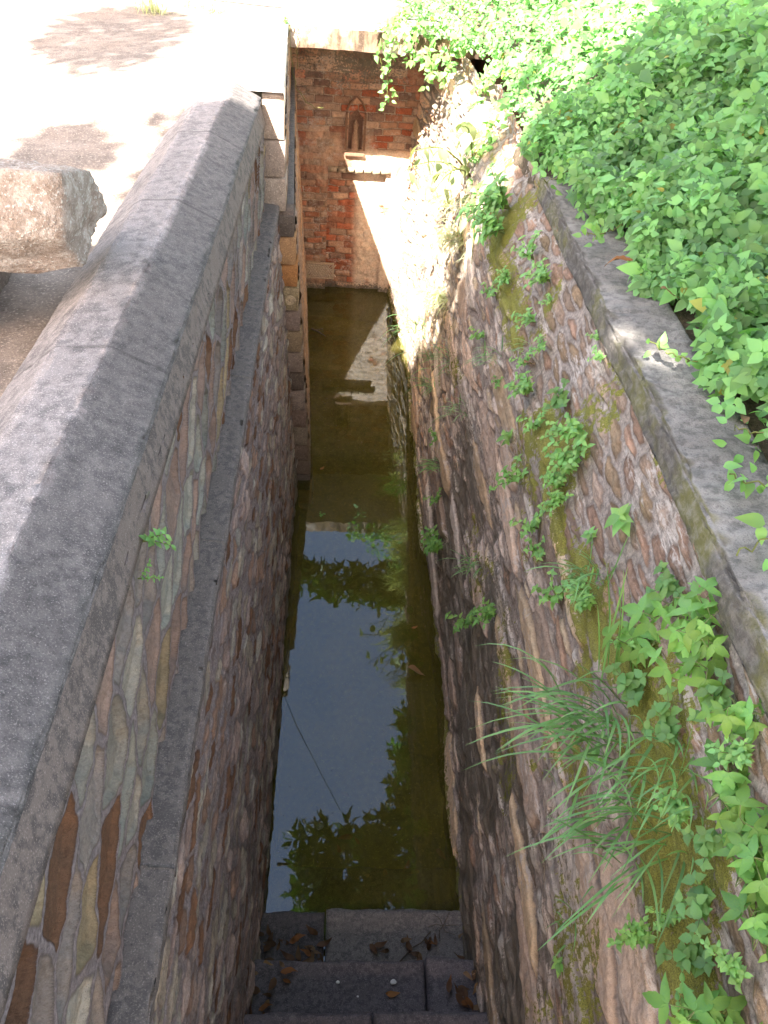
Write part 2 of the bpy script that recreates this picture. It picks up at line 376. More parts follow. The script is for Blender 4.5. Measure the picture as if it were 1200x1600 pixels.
strip('fascia', [(-.46, .02), (-.420, .022), (-.392, .132), (-.43, .140)], -1.2, 4.68, .02, M_fascia, wl, .0015, 6, lambda y: cop_d(y) + 0 * y, 8)
for i, (a, b) in enumerate([(-.6, .931), (.9325, 2.02), (2.0215, 2.98), (2.9815, 4.688)]):
    strip('ledge', [(-.46, 2.0), (-.41, 2.0), (-.338, 2.006), (-.330, 2.014), (-.332, 2.055), (-.38, 2.06)], a, b, .012, M_ledge, wl, .004, 5, lambda y: 0 * y, 20 + i)
# pier: the wall turns in towards the water
pier = wempty('corner_pier', (-.45, 4.75, 0)); tag(pier, 'narrow pier of squared stone blocks facing the camera where the left wall steps inward', 'pier')
def block(mb, x0, x1, y0, y1, d0, d1, tone, seed, r=.006):
    nx = 6; nz_ = 6
    mb_V = []; 
    # front face towards -y, slightly pillowed, plus sides
    xs = np.linspace(x0, x1, nx); ds = np.linspace(d0, d1, nz_)
    X, D = np.meshgrid(xs, ds, indexing='ij')
    ex = np.minimum(X - x0, x1 - X); ed = np.minimum(D - d0, d1 - D); e = np.minimum(ex, ed)
    Yf = y0 - .008 * sstep(0, .02, e) - .008 * (fbm(X * 40 + seed, D * 40, seed) - .5)
    V = np.stack([X, Yf, H - D], -1).reshape(-1, 3)
    mb.add(V, grid_faces(nx, nz_), tone)
    mb.box(((x0 + x1) / 2, (y0 + y1) / 2 + .003, H - (d0 + d1) / 2), (x1 - x0, y1 - y0, d1 - d0), None, tone)
dcur = 1.435; k = 0
for hgt in (.232, .20, .19):
    mb = MB(); block(mb, -.412, -.300 + .002 * k, 4.70, 4.86, dcur, dcur + hgt - .012, [(1.2, 1.15, 1.1), (1.0, .97, .95), (1.1, 1.08, 1.05)][k], 90 + k); mb.build('block', M_block, pier); dcur += hgt; k += 1
tones = [(.35, .34, .33), (1.2, .85, .5), (1.15, .65, .28), (.95, .88, .6), (.7, .62, .58), (.8, .7, .5), (.75, .68, .62), (.4, .36, .32), (.8, .75, .7), (.6, .5, .45), (.75, .72, .62), (.55, .48, .42), (.5, .45, .4)]
dcur = 2.07; k = 0
hs = [.13, .17, .14, .16, .14, .15, .15, .14, .16, .14, .15, .13, .13, .15]
while dcur < 4.2:
    hh = hs[k % len(hs)]; xr = -.248 + .060 * (dcur - 2.07)
    mb = MB(); block(mb, xr - .11, xr, 4.685, 4.84, dcur, dcur + hh - .014, tones[k % len(tones)], 120 + k)
    if k == 3:      # carved scroll block
        xm = xr - .048
        th = np.linspace(0, 4.6 * math.pi, 60); rr = .030 * (1 - th / th[-1] * .8)
        mb.tube(np.stack([xm + rr * np.cos(th), np.full(60, 4.672), H - dcur - .074 + 1.1 * rr * np.sin(th)], -1), .0055, 6, (1.6, 1.5, 1.15))
        for sx in (xm - .038, xm + .038):
            mb.tube([(sx, 4.672, H - dcur - .02), (sx + .01, 4.67, H - dcur - .05), (sx, 4.672, H - dcur - .13)], .005, 6, (.9, .85, .6))
        mb.build('carved_block', M_block, pier)
    else: mb.build('block', M_block, pier)
    dcur += hh; k += 1
mb = MB()
for q in range(14):
    dm = 2.14 + q * .16; xr = -.248 + .060 * (dm - 2.07); mb.box((xr - .06, 4.775, H - dm), (.10, .13, .162), None, (.45, .40, .38))
mb.box((-.36, 4.79, H - 1.76), (.095, .13, .62), None, (.45, .40, .38)); mb.build('core', M_block, pier)
# inner left wall beyond the pier
wf = wempty('inner_side_wall', (-.45, 6, 0)); tag(wf, 'shaded brown side wall behind the corner pier leading to the brick end wall', 'wall')
def lfar(y, d):
    ix, iy, e, bx, by = bricks(y, d, .24, .06, 5); r = h2(ix, iy, 3); r2 = h2(ix, iy, 4)
    tone = palette(r, [(.28, .17, .105), (.25, .17, .125), (.31, .20, .12), (.2, .15, .125)], [3, 3, 1.5, 2]) * (.8 + .4 * r2)[..., None]
    return sstep(.002, .008, e) * .012 * (.4 + r2) + .01 * (fbm(y * 30, d * 30, 8) - .5), e, tone, 0 * y, .9 * sstep(3.7, 4.05, d)
lx_far = lambda y, d: -.252 + .060 * (d - 2.07) - (y - 4.70) * .054
lx_faru = lambda y, d: -.303 - (y - 4.70) * .046 + 0 * d
relief('masonry', (4.79, 7.6), (2.08, 4.5), (.012, .012), lx_far, 1, lfar, M_brick, wf)
relief('upper_masonry', (4.79, 7.6), (1.5, 2.09), (.012, .012), lx_faru, 1, lfar, M_brick, wf, lambda y: 1.30 + .045 * (y))
Yg, Og = np.meshgrid(np.linspace(4.80, 7.55, 120), np.array([-.06, 0, .03, .058, .062, .064]), indexing='ij')
Xg = -.31 - .050 * (Yg - 4.7) + Og + .006 * (fbm(Yg * 9, Og * 20, 3) - .5); Zg = H - 2.068 + .008 * (fbm(Yg * 12, Og * 30, 5) - .5) - np.where(Og > .063, .06, np.where(Og > .06, .008, 0))
link('ledge', npmesh('ledge', np.stack([Xg, Yg, Zg], -1).reshape(-1, 3), grid_faces(120, 6), M_ledge), wf)
ys = np.linspace(4.66, 6.9, 120); xo = np.array([.0, .002, .006, .03, .10, .35]); Yg, Og = np.meshgrid(ys, xo, indexing='ij')
Xg = -.298 - (Yg - 4.70) * .046 - Og + .006 * (fbm(Yg * 12, Og * 30, 3) - .5)
Zg = H - np.interp(Yg, [4.66, 4.75, 6.68, 6.9], [1.41, 1.42, 1.560, 1.565]) - np.where(Og < .001, .10, np.where(Og < .004, .012, 0)) + .006 * (fbm(Yg * 9, Og * 20, 5) - .5)
link('wall_cap', npmesh('wall_cap', np.stack([Xg, Yg, Zg], -1).reshape(-1, 3), grid_faces(120, 6)[:, ::-1], M_slab), wf)

# ------------------------------------------------------------------ RIGHT WALL
wr = wempty('old_rubble_wall', (.5, 0, 0)); tag(wr, 'weathered mossy rubble wall right of the water with dark flat coping', 'wall')
def right_cells(y, d):
    wu = y + .07 * (fbm(y * 5, d * 9, 33) - .5); wv = d + .018 * (fbm(y * 6, d * 14, 34) - .5) + .03 * (fbm(y * 1.5, d * 2, 35) - .5)
    ix, iy, e, bx, by = voronoi(wu, wv, .21, .046, .80, 151)
    jx, jy, e2, cx, cy = voronoi(wu, wv, .60, .12, .85, 181)
    big = (h2(jx, jy, 9) > .58) & (d > 1.86)
    ix = np.where(big, jx + 900, ix); iy = np.where(big, jy + 900, iy); e = np.where(big, e2, e); by = np.where(big, cy, by)
    r = h2(ix, iy, 161); r2 = h2(ix, iy, 167)
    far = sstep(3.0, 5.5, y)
    tone = palette(r, [(.39, .345, .305), (.34, .30, .265), (.42, .36, .27), (.28, .20, .15), (.39, .375, .345), (.27, .235, .205)], [4, 3, 1.8, 2, 2.2, 1.5])
    tb = palette(r, [(.46, .37, .26), (.40, .325, .265), (.38, .355, .325), (.33, .27, .225)], [2.5, 2, 1.5, 1.5])
    tone = np.where(big[..., None], tb, tone) * (.62 + .76 * h2(ix, iy, 163))[..., None]
    up = sstep(1.84, 1.70, d)
    rub = palette(r, [(.27, .185, .14), (.26, .20, .155), (.24, .18, .12), (.33, .265, .22)], [3, 3, 2, 2]) * (.75 + .5 * r2)[..., None]
    tone = lerp(tone, rub, up[..., None])
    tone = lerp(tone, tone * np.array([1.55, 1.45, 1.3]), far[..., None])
    st = sstep(.002, .014, e)
    n1 = fbm(y * 28, d * 34, 39)
    h = st * (.003 + .016 * r2 * (1 - .4 * up) + np.where(big, .006, 0) + .03 * (h2(ix, iy, 171) - .5) * by) + .013 * (n1 - .5) + .008 * (fbm(y * 9, d * 30, 40) - .5) + .032 * (fbm(y * 2.2, d * 3.5, 36) - .5) * (1 - .5 * up)
    sn = fbm(y * 2.3 + 7, d * 3.0, 44)
    damp = sstep(1.9, 3.3, d) * 1.15 * sstep(.25, .55, fbm(y * 2.0, d * 2.6, 45)) * sstep(4.6, 3.2, y)
    damp = np.maximum(damp, sstep(3.75, 4.0, d) * .9 * sstep(7, 4, y))
    damp = np.where(big & (r2 > .30), -.6, damp * (.6 + .6 * (1 - r2)))
    led = np.exp(-((d - 1.80) / .13) ** 2)
    moss = led * sstep(.30, .55, fbm(y * 2.5, d * 6, 46)) * .95 * sstep(6.2, 4.5, y) + .6 * sstep(.54, .70, sn) * sstep(3.8, 2.5, d) * sstep(6.2, 4.5, y)
    return h, e, tone, np.clip(moss + .75 * sstep(3.86, 3.98, d), 0, 1), damp
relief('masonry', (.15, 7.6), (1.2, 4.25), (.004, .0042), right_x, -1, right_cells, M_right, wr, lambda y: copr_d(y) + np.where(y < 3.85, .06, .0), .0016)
def mat_rcop():
    t = NT('mossy_coping')
    n1 = t.noise(4, 6, .65); n2 = t.noise(30, 5, .7); n3 = t.noise(200, 3, .7)
    g = t.geo(); sx = t.n('ShaderNodeSeparateXYZ'); t.l(g.outputs['Normal'], sx.inputs[0])
    c = t.mix(t.rng(n1, .35, .65), (.20, .185, .17), (.28, .262, .245))
    c = t.mix(t.rng(n2, .42, .62, 0, .6), c, (.07, .068, .064))
    c = t.mix(t.rng(n3, .58, .72, 0, .5), c, (.26, .25, .24))
    c = t.mix(t.rng(n3, .42, .30, 0, .5), c, (.03, .03, .03))
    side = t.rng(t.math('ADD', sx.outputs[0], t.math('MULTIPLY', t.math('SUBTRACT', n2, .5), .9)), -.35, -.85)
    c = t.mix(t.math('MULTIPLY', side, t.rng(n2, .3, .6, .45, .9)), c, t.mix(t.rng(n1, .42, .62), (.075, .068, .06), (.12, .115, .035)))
    return t.done(t.pbr(c, .9, t.bump(t.math('ADD', n2, n3), .9, .006), .3))
M_rcop = mat_rcop()
def cop_shift(o):
    me = o.data; n = len(me.vertices); co = np.empty(n * 3, np.float32); me.vertices.foreach_get('co', co); co = co.reshape(-1, 3)
    co[:, 0] += r_top(co[:, 1]) - .815; me.vertices.foreach_set('co', co.ravel()); me.update()
cop_shift(strip('coping', [(.90, .115), (.815, .110), (.798, .09), (.800, .018), (.816, -.002), (1.01, -.02), (1.03, .02), (1.035, .4)], -.9, 3.86, .012, M_rcop, wr, .012, 6, copr_d, 55))
strip('broken_top', [(1.0, .3), (.91, .12), (.92, .01), (.99, -.03), (1.1, -.02), (1.15, .4)], 3.88, 4.6, .02, M_soil, wr, .02, 5, lambda y: copr_d(y) + .02, 57)

# ------------------------------------------------------------------ BACK BRICK WALL (faces -y)
YB = 7.5
bw = wempty('brick_end_wall', (0, YB, 0)); tag(bw, 'old red brick and plaster end wall with niche and blocked doorway', 'wall')
def back(x0, x1, d0, d1, yoff, name, res=.009, hole=None, seed=0, warm=0.0):
    nx = int((x1 - x0) / res) + 1; nd = int((d1 - d0) / res) + 1
    x, d = np.meshgrid(np.linspace(x0, x1, nx), np.linspace(d0, d1, nd), indexing='ij')
    ix, iy, e, bx, by = bricks(x + .03 * (fbm(x * 9, d * 9, 1) - .5), d + .035 * (fbm(x * 4, d * 6, 2 + seed) - .5), .15, .058, 7 + seed)
    r = h2(ix, iy, 3 + seed); r2 = h2(ix, iy, 4 + seed)
    tone = palette(r, [(.33, .14, .085), (.34, .10, .05), (.34, .19, .125), (.20, .12, .09), (.38, .25, .18)], [2.5, .8 + warm * 6, 2.5, 2, 3 * (1 - warm)]) * (.75 + .5 * r2)[..., None]
    st = sstep(.002, .009, e)
    pn = fbm(x * 2.2 + 3, d * 2.6, 9 + seed); plaster = sstep(.44, .58, pn) * (1 - warm) * (.55 + .45 * sstep(.4, .6, fbm(x * 14, d * 14, 31)))
    pale = sstep(.10, .22, x + .05 * (fbm(x * 8, d * 8, 44) - .5)) * sstep(2.66, 2.72, d) * sstep(.30, .50, fbm(x * 5, d * 5, 45) + .12)  # pale plaster set over the sunlit part, sun whiteness put into the colour
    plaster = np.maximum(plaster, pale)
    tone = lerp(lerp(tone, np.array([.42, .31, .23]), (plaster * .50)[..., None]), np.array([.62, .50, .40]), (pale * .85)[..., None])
    hgt = st * (.006 + .012 * r2) * (1 - .8 * plaster) + .008 * plaster + .018 * (fbm(x * 30, d * 30, 8) - .5) + .03 * (fbm(x * 4, d * 4, 3) - .5)
    e = lerp(e, .02, plaster)
    y = YB + yoff - hgt
    V = np.stack([x, y, H - d], -1).reshape(-1, 3); F = grid_faces(nx, nd)
    if hole is not None:
        cx = V[F].mean(1); keep = ~hole(cx[:, 0], H - cx[:, 2]); F = F[keep]
    me = npmesh(name, V, F, M_brick, {'edge': e, 'moss': 0 * e, 'damp': .9 * sstep(3.85, 4.05, d) + .62 * sstep(2.7, 1.9, d) * fbm(x * 5, d * 3, 12) * 1.6}, {'tone': tone.reshape(-1, 3)})  # damp also carries a darker tone towards the top of the wall
    return link(name, me, bw)
NX = .119
def in_niche(x, d): return (np.abs(x - .119) < .058) & (d < 2.68) & (d > 2.36 + .9 * np.abs(x - .119))
door = lambda x, d: (x > -.10) & (x < .40) & (d > 2.87)
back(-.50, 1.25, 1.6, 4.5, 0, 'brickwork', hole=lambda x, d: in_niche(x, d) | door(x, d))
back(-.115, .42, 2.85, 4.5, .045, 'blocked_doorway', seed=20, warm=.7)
# niche: pointed recess with a small worn figure stone
nb = MB()
pts = []
for q in np.linspace(-.06, .06, 9): pts.append((NX + q, 2.36 + .9 * abs(q) - .005))
ring = [(NX - .06, 2.69)] + pts + [(NX + .06, 2.69)]
n = len(ring); V = [(x, YB - .012, H - d) for x, d in ring] + [(x, YB + .05, H - d) for x, d in ring]
nb.add(V, [[i, i + n, (i + 1) % n + n, (i + 1) % n] for i in range(n)], (.8, .55, .42)); nb.add([(x, YB + .05, H - d) for x, d in ring], [list(range(n))], (.7, .45, .35))
nb.build('niche', M_block, bw)
nf = MB(); nf.tube([(NX, YB + .02, H - 2.69), (NX, YB + .02, H - 2.60), (NX, YB + .02, H - 2.53), (NX, YB + .02, H - 2.49), (NX, YB + .02, H - 2.45)], [.035, .032, .018, .024, .006], 10, (1.0, .75, .6)); nf.build('worn_figure', M_block, bw)
fr = MB()
for dx, s in ((-.078, 1), (.078, 1)):
    fr.box((NX + dx, YB - .028, H - 2.53), (.018, .018, .30), None, (.60, .40, .30))
fr.box((NX, YB - .03, H - 2.715), (.17, .03, .02), None, (.65, .46, .36))
for sg in (-1, 1):
    fr.tube([(NX + sg * .078, YB - .028, H - 2.36), (NX + sg * .05, YB - .028, H - 2.30), (NX, YB - .028, H - 2.25)], [.010, .010, .007], 6, (.60, .40, .30))
fr.build('niche_frame', M_block, bw, False)
# string course over the doorway
lc = MB()
for i in range(7): lc.box((-.06 + i * .075, YB - .02, H - 2.85 - .004 * (i % 2)), (.085, .05, .035), None, (1.1 - .05 * (i % 3), 1.0, .85))
lc.build('door_lintel', M_block, bw)
# jali vent
jm = MB()
x0, x1, d0, d1 = -.272, -.03, 3.73, 3.87
for i in range(9):
    for s in (1, -1):
        xa = x0 + .01 + (x1 - x0 - .02) * (i + .5) / 9
        c = np.array([xa, YB - .028, H - (d0 + d1) / 2]); L = .15
        a = R(38 * s); M = np.array([[math.cos(a), 0, -math.sin(a)], [0, 1, 0], [math.sin(a), 0, math.cos(a)]])
        jm.box(c, (.010, .012 + .002 * s, L), M, (1.5, 1.45, 1.35))
for xx in (x0, x1): jm.box((xx, YB - .03, H - (d0 + d1) / 2), (.016, .03, d1 - d0), None, (1.4, 1.3, 1.15))
for dd in (d0, d1): jm.box(((x0 + x1) / 2, YB - .03, H - dd), (x1 - x0 + .016, .028, .016), None, (1.4, 1.3, 1.15))
jm.build('lattice_vent', M_block, bw, False)
# roof slab above the chamber
sl = wempty('roof_slab', (0, 7, 2.4)); tag(sl, 'stained pale stone slab roofing the chamber over the brick end wall', 'slab')
ys = np.linspace(6.68, 9.2, 60); xs = np.linspace(-.46, 1.9, 80)
X, Y = np.meshgrid(xs, ys, indexing='ij'); tilt = 0 * X
Zt = H - 1.577 - tilt * .6 + .01 * (fbm(X * 6, Y * 6, 3) - .5)
Zb = H - 1.712 - tilt + .012 * (fbm(X * 12, Y * 12, 5) - .5)
Yj = Y + np.where(Y < 6.7, .012 * (fbm(X * 14, Y, 4) - .5), 0)
nv = len(ys); Vt = np.stack([X, Yj, Zt], -1).reshape(-1, 3); Vb = np.stack([X, Yj, Zb], -1).reshape(-1, 3)
F = [grid_faces(80, nv), grid_faces(80, nv)[:, ::-1] + 80 * nv]
fr_ = np.array([[i * nv, (i + 1) * nv, (i + 1) * nv + 80 * nv, i * nv + 80 * nv] for i in range(79)])[:, ::-1]
F.append(fr_); lft = np.array([[j, j + 1, j + 1 + 80 * nv, j + 80 * nv] for j in range(nv - 1)]); F.append(lft); F.append((lft + 79 * nv)[:, ::-1])
def mat_slab():
    t = NT('stained_slab'); n1 = t.noise(5, 5, .6); n2 = t.noise(9, 5, .7, t.obj((1, 1, .25))); n3 = t.noise(90, 3, .6)
    c = t.mix(t.rng(n1, .35, .65), (.42, .36, .30), (.55, .50, .45))
    g = t.geo(); sx = t.n('ShaderNodeSeparateXYZ'); t.l(g.outputs['Normal'], sx.inputs[0])
    fr = t.rng(sx.outputs[1], -.3, -.8)
    st = t.mix(t.rng(n2, .38, .60), (.22, .15, .10), (.06, .04, .028))
    c = t.mix(t.math('MULTIPLY', fr, t.rng(n1, .30, .5)), c, st); c = t.mix(t.rng(n3, .5, .7, 0, .3), c, (.2, .15, .11))
    return t.done(t.pbr(c, .9, t.bump(n3, .6, .006), .2))
link('slab', npmesh('slab', np.concatenate([Vt, Vb]), F, mat_slab(), smooth=False), sl)
rc = MB(); rc.box((1.30, 7.3, H - 3.1), (.5, 1.2, 2.8), None, (.5, .4, .35)); rc.build('side_jamb', M_block, bw)

# ------------------------------------------------------------------ STEPS
stt = wempty('stone_stair', (0, 1, 0)); tag(stt, 'dark slate steps going down into the water between the two walls', 'stair')
def step_slab(x0, x1, y0, y1, dtop, th, tone, seed):
    nx = max(8, int((x1 - x0) / .012)); ny = max(8, int((y1 - y0) / .012))
    u, v = np.meshgrid(np.linspace(0, 1, nx), np.linspace(0, 1, ny), indexing='ij')
    x = x0 + (x1 - x0) * u; y = y0 + (y1 - y0) * v
    ex = np.minimum(u * (x1 - x0), (1 - u) * (x1 - x0)); ey = (1 - v) * (y1 - y0)
    y = y + np.where(v > .98, .022 * (fbm(x * 9, y * 0 + seed, seed) - .5) + .008 * (fbm(x * 40, y * 0 + seed, seed) - .5), 0)
    e = np.minimum(ex, ey)
    z = H - dtop - .012 * np.clip(1 - e / .014, 0, 1) ** 2 + .010 * (fbm(x * 9, y * 9, seed) - .5) + .006 * (fbm(x * 40, y * 40, seed + 1) - .5)
    V = np.stack([x, y, z], -1).reshape(-1, 3); F = [grid_faces(nx, ny)]
    b = [i * ny for i in range(nx)] + [(nx - 1) * ny + j for j in range(1, ny)] + [i * ny + ny - 1 for i in range(nx - 2, -1, -1)] + [j for j in range(ny - 2, 0, -1)]
    base = V[b].copy(); base[:, 2] = H - dtop - th; n0 = len(V); V = np.concatenate([V, base]); nb_ = len(b)
    F.append(np.array([[b[i], n0 + i, n0 + (i + 1) % nb_, b[(i + 1) % nb_]] for i in range(nb_)]))
    me = npmesh('step', V, F, M_step, colors={'tone': np.tile(tone, (len(V), 1))})
    return me
def step(parts, **k):
    s = None
    for p in parts: link('step_stone', step_slab(*p), stt)
step([(-.26, .74, 1.54, 1.94, 4.14, .3, (1.3, 1.3, .8), 3)])
step([(-.26, .050, 1.34, 1.650, 3.960, .3, (.8, .78, .8), 5), (.057, .74, 1.34, 1.660, 3.958, .3, (1.5, 1.5, 1.42), 7)])
step([(-.26, .468, 1.08, 1.385, 3.795, .3, (1.0, .97, 1.05), 9), (.476, .74, 1.08, 1.39, 3.785, .3, (1.05, 1.03, 1.12), 10)])
step([(-.28, .235, .84, 1.13, 3.615, .3, (1.05, 1.0, 1.1), 11), (.242, .74, .84, 1.135, 3.62, .3, (1.0, .97, 1.05), 12)])
for q in range(8): step([(-.29, .76, .58 - .26 * q, .88 - .26 * q, 3.44 - .18 * q, .3, (1, .97, 1.03), 13 + q)])

# ------------------------------------------------------------------ WATER AND FLOOR
def plane(name, x0, x1, y0, y1, z, n, mat, amp=0, kind='structure', seed=1):
    X, Y = np.meshgrid(np.linspace(x0, x1, n), np.linspace(y0, y1, n), indexing='ij')
    Z = z + amp * (fbm(X * 4, Y * 4, seed) - .5)
    o = link(name, npmesh(name, np.stack([X, Y, Z], -1).reshape(-1, 3), grid_faces(n, n), mat)); o['kind'] = kind; return o
plane('water', -.50, 1.05, 1.45, 7.62, 0, 3, M_water)
plane('channel_floor', -.50, 1.05, 1.6, 7.62, -.34, 60, M_mud, .10)

mb = MB(); g4 = random.Random(9)
for i in range(420):
    y = 1.7 + 5.6 * g4.random(); x = g4.uniform(-.2, .62) if y < 5 else g4.uniform(-.15, .5); r = .0012 + .003 * g4.random() ** 3; a = g4.uniform(0, 3)
    pp_ = np.array([[math.cos(a + q * 1.257) * r * g4.uniform(.5, 1.4), math.sin(a + q * 1.257) * r * g4.uniform(.5, 1.4), 0] for q in range(5)])
    mb.add(np.concatenate([pp_ + [x, y, .0015], pp_ * .6 + [x, y, .003]]), [[0, 1, 6, 5], [1, 2, 7, 6], [2, 3, 8, 7], [3, 4, 9, 8], [4, 0, 5, 9]], g4.choice([(.5, .45, .4), (.2, .2, .2), (2.2, 2.1, 1.9), (.3, .25, .15)]))
    mb.add(pp_ * .6 + [x, y, .003], [[0, 1, 2, 3, 4]], (.5, .45, .35))
tag(mb.build('floating_specks', M_bark), 'fine dust and seeds floating on the water', 'debris', kind='stuff')
# ------------------------------------------------------------------ GROUND
def gl_d(x, y):
    """depth of the ground left of the wall"""
    base = np.interp(y, [-6, 0, 2, 4, 5.5, 6.6, 9], [1.2, 1.28, 1.38, 1.47, 1.55, 1.58, 1.66])
    return base + .012 * (fbm(x * 3, y * 3, 71) - .5) - .10 * sstep(-3, -8, x)
xs = np.concatenate([np.linspace(-60, -6, 28), np.linspace(-5.8, -.42, 150)]); ys = np.concatenate([np.linspace(-30, -1.3, 24), np.linspace(-1.2, 9.2, 220), np.linspace(9.4, 70, 30)])
X, Y = np.meshgrid(xs, ys, indexing='ij')
Xe = np.interp(Y, [3.2, 4.0, 4.55, 4.7, 7], [-.80, -.76, -.58, -.47, -.60]); Xc = np.where(Y < 6.9, np.minimum(X, Xe), X)
D = gl_d(Xc, Y); D = lerp(D, np.interp(Y, [3.8, 4.7, 6.68, 9], [1.36, 1.415, 1.57, 1.66]), sstep(-1.9, -.85, Xc) * sstep(3.7, 4.5, Y))
gme = npmesh('ground', np.stack([Xc, Y, H - D], -1).reshape(-1, 3), grid_faces(len(xs), len(ys)), M_ground)
link('ground', gme)['kind'] = 'structure'
# right: soil bank rising away from the coping
EDGE = pl([-2, 1.3, 3.8, 4.1, 5, 6, 7.5, 9], [1.04, 1.06, 1.12, .93, .97, 1.01, .80, .5])
def gr_z(x, y):
    e = EDGE(y)
    s = np.clip(x - e, 0, 30)
    rise = .62 * sstep(0, 1.3, s) + .25 * sstep(1, 4, s) + .10 * (fbm(x * 2, y * 2, 81) - .5) * sstep(0, .5, s)
    near = sstep(6.4, 3.0, y) * .9 + .1
    base = np.where(y < 3.85, copr_d(y) + .0, np.interp(y, [3.85, 4.5, 6.4, 7.5, 9], [1.447, 1.48, 1.54, 1.55, 1.5]))
    return H - base + rise * near
xs = np.concatenate([np.linspace(.62, 4, 130), np.linspace(4.2, 60, 30)]); ys = np.concatenate([np.linspace(-30, -1.3, 20), np.linspace(-1.2, 8, 200), np.linspace(8.3, 70, 30)])
X, Y = np.meshgrid(xs, ys, indexing='ij')
e = np.interp(Y, [1.3, 3.8, 4.1, 5, 6, 7.5, 8, 9, 9.3], [1.05, 1.11, .92, .96, 1.0, .79, .5, -.3, -.5])
Xr = e + (X - .62) * (60 - e) / (60 - .62)
Xr = np.where(X < 4, e + (X - .62) * (4 - e) / (4 - .62), X)
link('hillside', npmesh('hillside', np.stack([Xr, Y, gr_z(Xr, Y)], -1).reshape(-1, 3), grid_faces(len(xs), len(ys)), M_soil))['kind'] = 'structure'


# ------------------------------------------------------------------ LEAF TEMPLATES (unit length along +x, normal +z)
def leaf_tpl(w=.34, n=5, tip=1.0, fold=.12, curl=.15, tooth=0.0, heart=0.0):
    """midrib plus two edges: a folded, drooping blade"""
    V = []; 
    for i in range(n + 1):
        t = i / n
        ww = w * math.sin(math.pi * min(1, t ** .75 * .98 + .01)) * (1 - .35 * t) * (1 + tooth * (1 if i % 2 else -1))
        if i == 0: ww = w * heart
        zc = -curl * t * t
        V += [(t - (.08 if (heart and i == 0) else 0), ww, zc + fold * ww), (t, 0, zc), (t - (.08 if (heart and i == 0) else 0), -ww, zc + fold * ww)]
    F = []
    for i in range(n):
        a = i * 3; F += [[a, a + 1, a + 4, a + 3], [a + 1, a + 2, a + 5, a + 4]]
    return np.array(V), np.array(F)
T_small = leaf_tpl(.33, 3)
T_ovate = leaf_tpl(.34, 6, fold=.28, curl=.3)
T_mint = leaf_tpl(.40, 8, fold=.2, tooth=.10)
T_long = leaf_tpl(.17, 3)
T_peepal = leaf_tpl(.48, 6, fold=.15, curl=.3, heart=.28)
def merge_tpl(lst):
    V = []; F = []; n = 0
    for (v, f), a, s, off in lst:
        c, si = math.cos(a), math.sin(a); M = np.array([[c, -si, 0], [si, c, 0], [0, 0, 1]])
        V.append(v * s @ M.T + np.array(off)); F.append(f + n); n += len(v)
    return np.concatenate(V), np.concatenate(F)
lf = leaf_tpl(.225, 8, fold=.3, curl=.35, tooth=.06)
T_lobed = merge_tpl([(lf, 0, 1.0, (0.02, 0, 0)), (lf, 1.15, .78, (0, .0, 0.004)), (lf, -1.15, .78, (0, 0, 0.004))])
T_trif = merge_tpl([(leaf_tpl(.40, 5, fold=.25, curl=.3), 0, .62, (.38, 0, 0)), (leaf_tpl(.42, 4), 1.35, .55, (.30, .02, 0)), (leaf_tpl(.42, 4), -1.35, .55, (.30, -.02, 0))])
def frames(nrm, ang):
    """rotation matrices (N,3,3), columns = leaf x, y, z"""
    nrm = nrm / (np.linalg.norm(nrm, axis=1)[:, None] + 1e-9)
    ref = np.where(np.abs(nrm[:, 2:3]) < .95, np.array([[0, 0, 1.]]), np.array([[1., 0, 0]]))
    a = np.cross(ref, nrm); a /= np.linalg.norm(a, axis=1)[:, None]; b = np.cross(nrm, a)
    x = np.cos(ang)[:, None] * a + np.sin(ang)[:, None] * b; y = np.cross(nrm, x)
    return np.stack([x, y, nrm], -1)
def leaves(tpl, P, N, ang, size, tone):
    TV, TF = tpl; M = frames(N, ang); k = len(TV)
    V = np.einsum('nij,kj->nki', M, TV) * size[:, None, None] + P[:, None, :]
    F = (TF[None, :, :] + (np.arange(len(P)) * k)[:, None, None]).reshape(-1, TF.shape[1])
    T = np.repeat(tone, k, 0)
    return V.reshape(-1, 3), F, T
def leaf_mesh(name, parts, mat):
    n = 0; Vs = []; Fs = []; Ts = []
    for V, F, T in parts: Vs.append(V); Fs.append(F + n); Ts.append(T); n += len(V)
    return npmesh(name, np.concatenate(Vs), np.concatenate(Fs), mat, colors={'tone': np.concatenate(Ts)})
def tones(n, lo=.65, hi=1.3, yellow=.25, g=None):
    g = g or rng
    b = g.uniform(lo, hi, n); y = g.uniform(0, yellow, n)
    return np.stack([b * (1 + y), b, b * (1 - .6 * y)], -1)

